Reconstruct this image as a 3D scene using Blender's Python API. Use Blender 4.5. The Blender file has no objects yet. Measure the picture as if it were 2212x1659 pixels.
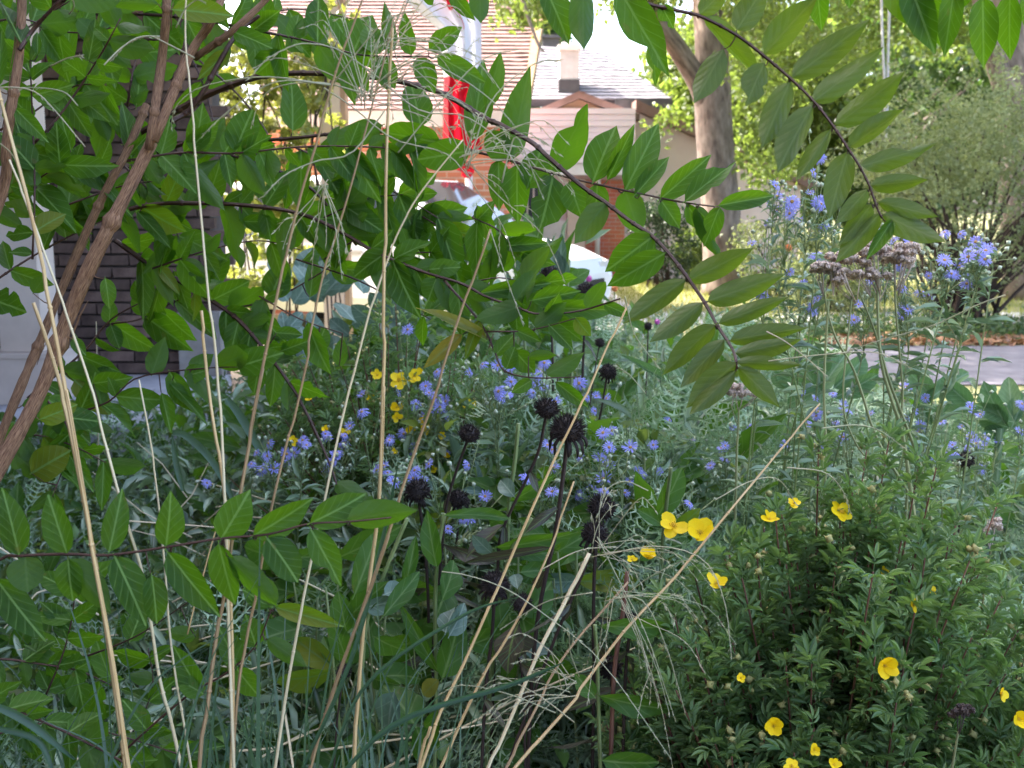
import bpy, math, random
import numpy as np
from mathutils import Vector, Matrix

random.seed(11)
rng = np.random.default_rng(11)
R = math.radians
scene = bpy.context.scene
COL = scene.collection

# ------------------------------------------------------------------ camera
CAM = Vector((0, 0, 1.35))
PITCH = R(9.0)
FPX, CX, CY = 2372.0, 1106.0, 829.5           # focal length and centre in units of a 2212 x 1659 frame
cam_data = bpy.data.cameras.new('camera')
cam_data.sensor_width = 36.0
cam_data.lens = 18.0 * FPX / CX
cam_data.clip_start = 0.05
cam_data.clip_end = 600
cam_data.dof.use_dof = True
cam_data.dof.focus_distance = 1.35
cam_data.dof.aperture_fstop = 13
camera = bpy.data.objects.new('camera', cam_data)
COL.objects.link(camera)
camera.location = CAM
camera.rotation_euler = (R(90) - PITCH, 0, 0)
scene.camera = camera

# ------------------------------------------------------------------ light
SUN_EL, SUN_AZ = R(47), R(-66)                 # azimuth measured from +Y towards +X: the sun stands left and a little ahead
world = bpy.data.worlds.new('World')
scene.world = world
world.use_nodes = True
wn, wl = world.node_tree.nodes, world.node_tree.links
sky = wn.new('ShaderNodeTexSky')
sky.sky_type = 'NISHITA'
sky.sun_disc = False
sky.sun_elevation = SUN_EL
sky.sun_rotation = SUN_AZ
sky.air_density = 0.7
sky.dust_density = 5.0
sky.ozone_density = 0.6
bg = wn['Background']
bg.inputs['Strength'].default_value = 0.15
wl.new(sky.outputs[0], bg.inputs['Color'])

sd = bpy.data.lights.new('sun', 'SUN')
sd.energy = 2.0
sd.angle = R(0.5)
sd.color = (1.0, 0.93, 0.82)
sun = bpy.data.objects.new('sun', sd)
COL.objects.link(sun)
sdir = Vector((math.sin(SUN_AZ) * math.cos(SUN_EL), math.cos(SUN_AZ) * math.cos(SUN_EL), math.sin(SUN_EL)))
sun.rotation_euler = sdir.to_track_quat('Z', 'Y').to_euler()

scene.view_settings.view_transform = 'Standard'
scene.view_settings.look = 'None'
scene.view_settings.exposure = 3.12
scene.view_settings.gamma = 1.0
scene.view_settings.use_curve_mapping = False
scene.cycles.use_denoising = True
scene.cycles.max_bounces = 7
scene.cycles.diffuse_bounces = 4
scene.cycles.glossy_bounces = 2
scene.cycles.transmission_bounces = 5
scene.cycles.caustics_reflective = False
scene.cycles.caustics_refractive = False

# ------------------------------------------------------------------ points
FW = Vector((0, math.cos(PITCH), -math.sin(PITCH)))
UP = Vector((0, math.sin(PITCH), math.cos(PITCH)))
RT = Vector((1, 0, 0))


def P(sx, sy, d):
    """Point seen at (sx, sy) of a 2212 x 1659 view, d metres in front of the lens."""
    return CAM + (FW + RT * ((sx - CX) / FPX) - UP * ((sy - CY) / FPX)) * d


def W(sx, sy, Y):
    """Point seen at (sx, sy) that lies Y metres ahead along the ground."""
    v = FW + RT * ((sx - CX) / FPX) - UP * ((sy - CY) / FPX)
    return CAM + v * (Y / v.y)


# ------------------------------------------------------------------ materials
def new_mat(name):
    m = bpy.data.materials.new(name)
    m.use_nodes = True
    nt = m.node_tree
    nt.nodes.clear()
    out = nt.nodes.new('ShaderNodeOutputMaterial')
    return m, nt, out


def N(nt, kind, **kw):
    n = nt.nodes.new('ShaderNode' + kind)
    for k, v in kw.items():
        if k.startswith('i_'):
            key = k[2:]
            key = int(key) if key.isdigit() else key.replace('_', ' ')
            n.inputs[key].default_value = v
        else:
            setattr(n, k, v)
    return n


def math_n(nt, op, a, b=None, c=None):
    n = nt.nodes.new('ShaderNodeMath')
    n.operation = op
    for i, v in enumerate((a, b, c)):
        if v is None:
            continue
        if isinstance(v, (int, float)):
            n.inputs[i].default_value = v
        else:
            nt.links.new(v, n.inputs[i])
    return n.outputs[0]


def mixc(nt, fac, a, b, blend='MIX'):
    n = nt.nodes.new('ShaderNodeMix')
    n.data_type = 'RGBA'
    n.blend_type = blend
    for sock, v in ((n.inputs[0], fac), (n.inputs[6], a), (n.inputs[7], b)):
        if isinstance(v, (int, float)):
            sock.default_value = v
        elif isinstance(v, tuple):
            sock.default_value = (*v, 1.0)[:4]
        else:
            nt.links.new(v, sock)
    return n.outputs[2]


def rnd_value(nt):
    """A number per object and per merged piece."""
    oi = N(nt, 'ObjectInfo')
    at = N(nt, 'Attribute', attribute_name='rnd')
    return math_n(nt, 'FRACT', math_n(nt, 'ADD', oi.outputs['Random'], at.outputs['Fac']))


def leaf_mat(name, ca, cb, under, trans, tfac=0.42, rough=0.42, veins=True, vein=(0.16, 0.24, 0.07), coat=0.5, spots=0.2, vn=6.0, yellow=0.0):
    m, nt, out = new_mat(name)
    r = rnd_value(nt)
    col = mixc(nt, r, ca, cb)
    tc = N(nt, 'TexCoord')
    noi = N(nt, 'TexNoise', i_Scale=38.0, i_Detail=3.0)
    nt.links.new(tc.outputs['Object'] if not veins else tc.outputs['UV'], noi.inputs['Vector'])
    if veins:
        noi.inputs['Scale'].default_value = 7.0
    mot = math_n(nt, 'MULTIPLY_ADD', noi.outputs['Fac'], 0.7, 0.65)
    hsv = N(nt, 'HueSaturation')
    nt.links.new(col, hsv.inputs['Color'])
    nt.links.new(mot, hsv.inputs['Value'])
    col = hsv.outputs[0]
    if yellow:                                       # a few ageing leaves
        col = mixc(nt, math_n(nt, 'MULTIPLY', math_n(nt, 'GREATER_THAN', math_n(nt, 'FRACT', math_n(nt, 'MULTIPLY', r, 7.31)), 1 - yellow), 0.8), col, (0.20, 0.21, 0.02))
    tcol = mixc(nt, r, trans, tuple(min(1, c * 0.72) for c in trans))
    bump = None
    if veins:
        sp = N(nt, 'SeparateXYZ')
        nt.links.new(tc.outputs['UV'], sp.inputs[0])
        du = math_n(nt, 'ABSOLUTE', math_n(nt, 'SUBTRACT', sp.outputs[0], 0.5))
        mid = math_n(nt, 'LESS_THAN', du, 0.03)
        # side veins sweep forward and curve towards the margin
        ph = math_n(nt, 'SUBTRACT', math_n(nt, 'MULTIPLY', sp.outputs[1], vn), math_n(nt, 'MULTIPLY', math_n(nt, 'POWER', du, 0.8), vn * 0.62))
        fr = math_n(nt, 'ABSOLUTE', math_n(nt, 'SUBTRACT', math_n(nt, 'FRACT', ph), 0.5))
        lat = math_n(nt, 'MULTIPLY', math_n(nt, 'LESS_THAN', fr, 0.055), math_n(nt, 'LESS_THAN', du, 0.43))
        lat = math_n(nt, 'MULTIPLY', lat, 0.5)
        vm = math_n(nt, 'MAXIMUM', mid, lat)
        col = mixc(nt, math_n(nt, 'MULTIPLY', vm, 0.95), col, vein)
        tcol = mixc(nt, math_n(nt, 'MULTIPLY', vm, 0.5), tcol, (trans[0] * 0.8, trans[1] * 0.75, trans[2] * 1.2))
        smooth = math_n(nt, 'MULTIPLY', math_n(nt, 'SUBTRACT', 0.5, fr), 1.0)
        b = N(nt, 'Bump', i_Strength=0.10, i_Distance=0.012)
        nt.links.new(math_n(nt, 'ADD', smooth, noi.outputs['Fac']), b.inputs['Height'])
        bump = b.outputs[0]
        if spots:
            n2 = N(nt, 'TexNoise', i_Scale=3.1, i_Detail=4.0)
            mp = N(nt, 'Mapping')
            nt.links.new(tc.outputs['UV'], mp.inputs[0])
            cmb = N(nt, 'CombineXYZ')
            nt.links.new(math_n(nt, 'MULTIPLY', r, 91.0), cmb.inputs[0])
            nt.links.new(cmb.outputs[0], mp.inputs['Location'])
            nt.links.new(mp.outputs[0], n2.inputs['Vector'])
            sm = math_n(nt, 'MULTIPLY', math_n(nt, 'GREATER_THAN', n2.outputs['Fac'], 0.67), spots * 3)
            col = mixc(nt, sm, col, (0.15, 0.11, 0.03))
    geo = N(nt, 'NewGeometry')
    col2 = mixc(nt, math_n(nt, 'MULTIPLY', geo.outputs['Backfacing'], 0.75), col, under)
    pr = N(nt, 'BsdfPrincipled', i_Roughness=rough)
    pr.inputs['Specular IOR Level'].default_value = coat
    nt.links.new(col2, pr.inputs['Base Color'])
    tr = N(nt, 'BsdfTranslucent')
    nt.links.new(tcol, tr.inputs['Color'])
    if bump is not None:
        nt.links.new(bump, pr.inputs['Normal'])
    mx = N(nt, 'MixShader', i_0=tfac)
    nt.links.new(pr.outputs[0], mx.inputs[1])
    nt.links.new(tr.outputs[0], mx.inputs[2])
    nt.links.new(mx.outputs[0], out.inputs[0])
    return m


def plain_mat(name, ca, cb, rough=0.7, scale=6.0, stretch=None, bump=0.0, coord='Object', spec=0.4, metal=0.0, detail=5.0, contrast=1.0, rand=0.25):
    """Two-tone noise material; stretch scales the coordinates (grain along one axis)."""
    m, nt, out = new_mat(name)
    tc = N(nt, 'TexCoord')
    mp = N(nt, 'Mapping')
    if stretch:
        mp.inputs['Scale'].default_value = stretch
    nt.links.new(tc.outputs[coord], mp.inputs[0])
    noi = N(nt, 'TexNoise', i_Scale=scale, i_Detail=detail, i_Roughness=0.62)
    nt.links.new(mp.outputs[0], noi.inputs['Vector'])
    f = math_n(nt, 'MULTIPLY_ADD', math_n(nt, 'SUBTRACT', noi.outputs['Fac'], 0.5), 2.6 * contrast, 0.5)
    f = math_n(nt, 'MINIMUM', math_n(nt, 'MAXIMUM', f, 0.0), 1.0)
    col = mixc(nt, f, ca, cb)
    hsv = N(nt, 'HueSaturation')
    nt.links.new(col, hsv.inputs['Color'])
    nt.links.new(math_n(nt, 'MULTIPLY_ADD', rnd_value(nt), 2 * rand, 1 - rand), hsv.inputs['Value'])
    pr = N(nt, 'BsdfPrincipled', i_Roughness=rough, i_Metallic=metal)
    pr.inputs['Specular IOR Level'].default_value = spec
    nt.links.new(hsv.outputs[0], pr.inputs['Base Color'])
    if bump:
        b = N(nt, 'Bump', i_Strength=bump, i_Distance=0.01)
        nt.links.new(noi.outputs['Fac'], b.inputs['Height'])
        nt.links.new(b.outputs[0], pr.inputs['Normal'])
    nt.links.new(pr.outputs[0], out.inputs[0])
    return m


def brick_mat(name, c1, c2, mortar, scale, bw=0.5, rh=0.25, ms=0.02):
    m, nt, out = new_mat(name)
    tc = N(nt, 'TexCoord')
    br = N(nt, 'TexBrick', i_Scale=scale, i_Mortar_Size=ms)
    br.inputs['Color1'].default_value = (*c1, 1)
    br.inputs['Color2'].default_value = (*c2, 1)
    br.inputs['Mortar'].default_value = (*mortar, 1)
    br.inputs['Brick Width'].default_value = bw
    br.inputs['Row Height'].default_value = rh
    nt.links.new(tc.outputs['UV'], br.inputs['Vector'])
    noi = N(nt, 'TexNoise', i_Scale=2.0, i_Detail=6.0)
    nt.links.new(tc.outputs['UV'], noi.inputs['Vector'])
    col = mixc(nt, 0.35, br.outputs['Color'], noi.outputs['Color'], 'OVERLAY')
    pr = N(nt, 'BsdfPrincipled', i_Roughness=0.85)
    nt.links.new(col, pr.inputs['Base Color'])
    b = N(nt, 'Bump', i_Strength=0.5, i_Distance=0.01)
    b.invert = True
    nt.links.new(br.outputs['Fac'], b.inputs['Height'])
    nt.links.new(b.outputs[0], pr.inputs['Normal'])
    nt.links.new(pr.outputs[0], out.inputs[0])
    return m


M = {}
# arching shrub
M['shrub_leaf'] = leaf_mat('shrub_leaf', (0.018, 0.058, 0.007), (0.078, 0.175, 0.014), (0.07, 0.13, 0.03), (0.185, 0.42, 0.008), tfac=0.46, rough=0.45, vein=(0.20, 0.34, 0.08), coat=0.22, yellow=0.06)
M['shrub_leaf_olive'] = leaf_mat('shrub_leaf_olive', (0.05, 0.095, 0.010), (0.07, 0.11, 0.018), (0.10, 0.13, 0.035), (0.22, 0.36, 0.012), tfac=0.42, rough=0.42, vein=(0.30, 0.37, 0.12), coat=0.28)
M['shrub_leaf_yellow'] = leaf_mat('shrub_leaf_yellow', (0.16, 0.20, 0.03), (0.25, 0.19, 0.03), (0.22, 0.24, 0.06), (0.50, 0.46, 0.05), tfac=0.45)
M['bark'] = plain_mat('bark', (0.11, 0.040, 0.020), (0.46, 0.26, 0.145), rough=0.7, scale=9, stretch=(5.0, 0.9, 1), bump=0.7, coord='UV', contrast=1.2, rand=0.1)
M['twig'] = plain_mat('twig', (0.035, 0.014, 0.010), (0.10, 0.045, 0.032), rough=0.5, scale=8, stretch=(2, 0.6, 1), bump=0.25, coord='UV', rand=0.15)
# grasses
M['straw'] = plain_mat('straw', (0.40, 0.22, 0.075), (0.74, 0.55, 0.29), rough=0.42, scale=7, stretch=(1.5, 0.35, 1), coord='UV', rand=0.1, spec=0.5)
M['straw_pale'] = plain_mat('straw_pale', (0.58, 0.44, 0.24), (0.78, 0.68, 0.46), rough=0.45, scale=5, stretch=(1.5, 0.3, 1), coord='UV', rand=0.1, spec=0.5)
M['straw_brown'] = plain_mat('straw_brown', (0.27, 0.16, 0.075), (0.46, 0.31, 0.17), rough=0.5, scale=5, stretch=(1.5, 0.3, 1), coord='UV', rand=0.1, spec=0.5)
M['panicle'] = leaf_mat('panicle', (0.40, 0.42, 0.26), (0.55, 0.47, 0.30), (0.42, 0.42, 0.28), (0.55, 0.55, 0.32), tfac=0.3, veins=False, rough=0.6)
M['blade'] = leaf_mat('blade', (0.045, 0.10, 0.06), (0.09, 0.155, 0.085), (0.08, 0.14, 0.09), (0.12, 0.26, 0.08), tfac=0.3, veins=False)
# perennials
M['seed_head'] = plain_mat('seed_head', (0.005, 0.004, 0.004), (0.045, 0.026, 0.022), rough=0.7, scale=60, rand=0.2)
M['dead_stem'] = plain_mat('dead_stem', (0.018, 0.010, 0.009), (0.075, 0.045, 0.035), rough=0.65, scale=8, stretch=(2, .5, 1), coord='UV', rand=0.15)
M['dead_leaf'] = leaf_mat('dead_leaf', (0.06, 0.055, 0.04), (0.11, 0.085, 0.055), (0.10, 0.09, 0.06), (0.10, 0.09, 0.04), tfac=0.2)
M['cone_leaf'] = leaf_mat('cone_leaf', (0.035, 0.095, 0.014), (0.06, 0.14, 0.02), (0.085, 0.15, 0.04), (0.16, 0.36, 0.015), tfac=0.38, rough=0.48, vn=3.5, coat=0.25, yellow=.05)
M['cone_leaf_blue'] = leaf_mat('cone_leaf_blue', (0.085, 0.15, 0.10), (0.15, 0.225, 0.17), (0.13, 0.2, 0.14), (0.16, 0.27, 0.13), tfac=0.22, rough=0.5, vn=3.5, vein=(.28, .36, .27))
M['green_stem'] = plain_mat('green_stem', (0.11, 0.17, 0.05), (0.28, 0.31, 0.13), rough=0.5, scale=5, stretch=(1.5, .4, 1), coord='UV', rand=0.2)
M['aster_leaf'] = leaf_mat('aster_leaf', (0.018, 0.045, 0.015), (0.42, 0.53, 0.34), (0.24, 0.31, 0.2), (0.22, 0.38, 0.12), tfac=0.25, veins=False, rough=0.33, coat=0.7)  # here and in the next two, gap shade and glints painted as leaf tone
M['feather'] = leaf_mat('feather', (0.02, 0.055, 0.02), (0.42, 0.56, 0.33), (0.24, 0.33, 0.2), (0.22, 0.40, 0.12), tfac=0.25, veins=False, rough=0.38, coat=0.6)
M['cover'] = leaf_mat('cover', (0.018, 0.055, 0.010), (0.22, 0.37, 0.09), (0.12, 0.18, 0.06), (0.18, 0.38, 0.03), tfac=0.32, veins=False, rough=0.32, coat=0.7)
M['aster_petal'] = leaf_mat('aster_petal', (0.27, 0.27, 0.82), (0.46, 0.45, 0.90), (0.38, 0.38, 0.84), (0.34, 0.34, 0.86), tfac=0.35, veins=False, rough=0.6, coat=0.2)
M['aster_disc'] = plain_mat('aster_disc', (0.45, 0.30, 0.05), (0.35, 0.16, 0.08), scale=300)
M['bud'] = plain_mat('bud', (0.30, 0.36, 0.22), (0.48, 0.50, 0.38), scale=60, rand=0.2)
M['yellow_petal'] = leaf_mat('yellow_petal', (0.86, 0.60, 0.008), (0.93, 0.68, 0.015), (0.85, 0.60, 0.02), (0.95, 0.66, 0.01), tfac=0.3, veins=False, rough=0.5, coat=0.2)
M['yellow_disc'] = plain_mat('yellow_disc', (0.50, 0.30, 0.02), (0.70, 0.45, 0.03), scale=200)
M['cinq_leaf'] = leaf_mat('cinq_leaf', (0.05, 0.115, 0.035), (0.25, 0.37, 0.14), (0.20, 0.28, 0.15), (0.24, 0.42, 0.07), tfac=0.38, veins=False, rough=0.42, coat=0.45)
M['cinq_twig'] = plain_mat('cinq_twig', (0.10, 0.035, 0.022), (0.24, 0.11, 0.07), scale=9, stretch=(2, .5, 1), coord='UV')
M['cinq_bud'] = plain_mat('cinq_bud', (0.24, 0.22, 0.07), (0.40, 0.36, 0.14), scale=120, rand=0.25)
M['yarrow_head'] = plain_mat('yarrow_head', (0.30, 0.22, 0.175), (0.66, 0.53, 0.45), scale=120, rand=0.3)
M['yarrow_stem'] = plain_mat('yarrow_stem', (0.15, 0.18, 0.07), (0.30, 0.30, 0.14), scale=6, stretch=(2, .4, 1), coord='UV')
M['woolly'] = leaf_mat('woolly', (0.085, 0.16, 0.07), (0.15, 0.235, 0.115), (0.20, 0.28, 0.18), (0.16, 0.34, 0.09), tfac=0.28, rough=0.85, vein=(0.25, 0.34, 0.2), coat=0.1, spots=0, vn=7)
M['rose'] = leaf_mat('rose', (0.75, 0.03, 0.09), (0.8, 0.07, 0.16), (0.7, 0.05, 0.1), (0.8, 0.05, 0.12), tfac=0.3, veins=False)
M['orange_petal'] = leaf_mat('orange_petal', (0.85, 0.22, 0.06), (0.85, 0.35, 0.12), (0.8, 0.3, 0.1), (0.85, 0.3, 0.1), tfac=0.3, veins=False)
M['pink_petal'] = leaf_mat('pink_petal', (0.75, 0.12, 0.55), (0.8, 0.25, 0.6), (0.7, 0.2, 0.5), (0.8, 0.2, 0.6), tfac=0.3, veins=False)
# trees
M['tree_leaf'] = leaf_mat('tree_leaf', (0.07, 0.12, 0.02), (0.12, 0.16, 0.03), (0.12, 0.16, 0.05), (0.27, 0.38, 0.055), tfac=0.48, veins=False)
M['far_leaf'] = leaf_mat('far_leaf', (0.035, 0.075, 0.025), (0.07, 0.11, 0.035), (0.08, 0.11, 0.05), (0.14, 0.26, 0.04), tfac=0.42, veins=False)
M['bush_leaf'] = leaf_mat('bush_leaf', (0.07, 0.115, 0.04), (0.24, 0.28, 0.12), (0.2, 0.24, 0.13), (0.36, 0.42, 0.13), tfac=0.40, veins=False)
M['vine_leaf'] = leaf_mat('vine_leaf', (0.14, 0.20, 0.03), (0.22, 0.22, 0.04), (0.2, 0.2, 0.07), (0.42, 0.46, 0.07), tfac=0.4, veins=False)
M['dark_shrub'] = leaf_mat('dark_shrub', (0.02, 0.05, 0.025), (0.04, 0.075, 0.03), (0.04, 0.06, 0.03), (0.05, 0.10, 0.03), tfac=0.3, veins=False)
M['trunk'] = plain_mat('trunk', (0.10, 0.075, 0.06), (0.30, 0.24, 0.20), rough=0.9, scale=5, stretch=(3.5, 0.5, 1), bump=0.9, coord='UV', contrast=1.2, rand=0.1)
M['bush_stem'] = plain_mat('bush_stem', (0.03, 0.02, 0.015), (0.09, 0.06, 0.045), rough=0.9, scale=8, coord='UV')
# ground
M['soil'] = plain_mat('soil', (0.025, 0.018, 0.012), (0.075, 0.055, 0.038), rough=0.95, scale=9, bump=0.8, rand=0)
M['lawn'] = plain_mat('lawn', (0.10, 0.12, 0.035), (0.26, 0.23, 0.11), rough=0.9, scale=1.7, bump=0.6, rand=0, detail=9)
M['asphalt'] = plain_mat('asphalt', (0.07, 0.065, 0.075), (0.17, 0.16, 0.175), rough=0.85, scale=3.5, bump=0.3, rand=0, detail=10)
M['concrete'] = plain_mat('concrete', (0.36, 0.34, 0.36), (0.50, 0.48, 0.49), rough=0.8, scale=4, bump=0.2, rand=0.05, detail=8)
M['litter'] = leaf_mat('litter', (0.22, 0.10, 0.05), (0.34, 0.20, 0.11), (0.28, 0.16, 0.09), (0.3, 0.15, 0.05), tfac=0.2, veins=False)
# houses
M['brick'] = plain_mat('brick', (0.075, 0.045, 0.036), (0.185, 0.12, 0.095), rough=0.9, scale=9, bump=0.8, rand=0.42)
M['mortar'] = plain_mat('mortar', (0.055, 0.045, 0.042), (0.09, 0.075, 0.07), rough=0.95, scale=15, bump=0.4, rand=0)
M['brick_wall'] = brick_mat('brick_wall', (0.16, 0.10, 0.08), (0.12, 0.07, 0.06), (0.13, 0.11, 0.10), 1.0, 0.24, 0.08, 0.008)
M['red_brick'] = brick_mat('red_brick', (0.50, 0.15, 0.085), (0.42, 0.12, 0.07), (0.42, 0.27, 0.22), 1.0, 0.24, 0.08, 0.008)
M['orange_brick'] = brick_mat('orange_brick', (0.62, 0.22, 0.11), (0.52, 0.16, 0.08), (0.56, 0.36, 0.27), 1.0, 0.24, 0.08, 0.009)
M['white_paint'] = plain_mat('white_paint', (0.60, 0.56, 0.53), (0.78, 0.76, 0.74), rough=0.55, scale=2.2, rand=0.03)
M['column_paint'] = plain_mat('column_paint', (0.48, 0.385, 0.32), (0.64, 0.53, 0.45), rough=0.6, scale=2.5, rand=0.03)
M['pier'] = plain_mat('pier', (0.20, 0.17, 0.15), (0.32, 0.29, 0.26), rough=0.9, scale=7, bump=0.4)
M['beige_paint'] = plain_mat('beige_paint', (0.55, 0.42, 0.34), (0.64, 0.50, 0.41), rough=0.6, scale=3, rand=0.05)
M['pink_siding'] = plain_mat('pink_siding', (0.66, 0.53, 0.54), (0.74, 0.61, 0.61), rough=0.7, scale=2, rand=0.04)
M['pale_siding'] = plain_mat('pale_siding', (0.72, 0.63, 0.68), (0.78, 0.69, 0.74), rough=0.7, scale=2, rand=0.04)
M['tan_siding'] = plain_mat('tan_siding', (0.50, 0.30, 0.19), (0.58, 0.37, 0.25), rough=0.7, scale=2, rand=0.05)
M['brown_trim'] = plain_mat('brown_trim', (0.13, 0.075, 0.06), (0.20, 0.12, 0.10), rough=0.6, scale=4, rand=0.05)
M['tan_trim'] = plain_mat('tan_trim', (0.36, 0.22, 0.13), (0.45, 0.29, 0.18), rough=0.6, scale=4, rand=0.05)
M['dark_trim'] = plain_mat('dark_trim', (0.05, 0.05, 0.055), (0.09, 0.085, 0.09), rough=0.6, scale=4, rand=0.05)
M['pink_shingle'] = plain_mat('pink_shingle', (0.19, 0.115, 0.11), (0.30, 0.195, 0.185), rough=0.9, scale=9, bump=0.4, rand=0.16)
M['grey_shingle'] = plain_mat('grey_shingle', (0.13, 0.12, 0.135), (0.22, 0.21, 0.23), rough=0.9, scale=7, bump=0.4, rand=0.10)
M['render'] = plain_mat('render', (0.40, 0.39, 0.38), (0.52, 0.51, 0.50), rough=0.8, scale=5, rand=0.03)
M['flag_white'] = leaf_mat('flag_white', (0.74, 0.75, 0.80), (0.78, 0.78, 0.82), (0.74, 0.75, 0.8), (0.75, 0.76, 0.85), tfac=0.35, veins=False, rough=0.7, coat=0.2)
M['flag_red'] = leaf_mat('flag_red', (0.62, 0.012, 0.03), (0.66, 0.016, 0.035), (0.6, 0.01, 0.03), (0.75, 0.015, 0.04), tfac=0.35, veins=False, rough=0.7, coat=0.2)
M['rope'] = plain_mat('rope', (0.55, 0.52, 0.50), (0.70, 0.68, 0.66), rough=0.8, scale=30)


def glass_mat(name, col, rough=0.06):
    m, nt, out = new_mat(name)
    pr = N(nt, 'BsdfPrincipled', i_Roughness=rough)
    pr.inputs['Base Color'].default_value = (*col, 1)
    pr.inputs['Specular IOR Level'].default_value = 0.8
    nt.links.new(pr.outputs[0], out.inputs[0])
    return m


M['glass'] = glass_mat('glass', (0.03, 0.04, 0.05))
M['car_paint'] = plain_mat('car_paint', (0.76, 0.76, 0.77), (0.80, 0.80, 0.80), rough=0.25, scale=1, rand=0.0, spec=0.6)
M['rubber'] = plain_mat('rubber', (0.015, 0.015, 0.015), (0.03, 0.03, 0.03), rough=0.8, scale=8)
M['chrome'] = plain_mat('chrome', (0.5, 0.5, 0.5), (0.6, 0.6, 0.6), rough=0.3, scale=8, metal=0.9)
M['lamp_red'] = glass_mat('lamp_red', (0.45, 0.015, 0.015), 0.2)
M['lamp_clear'] = glass_mat('lamp_clear', (0.6, 0.6, 0.6), 0.15)


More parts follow.
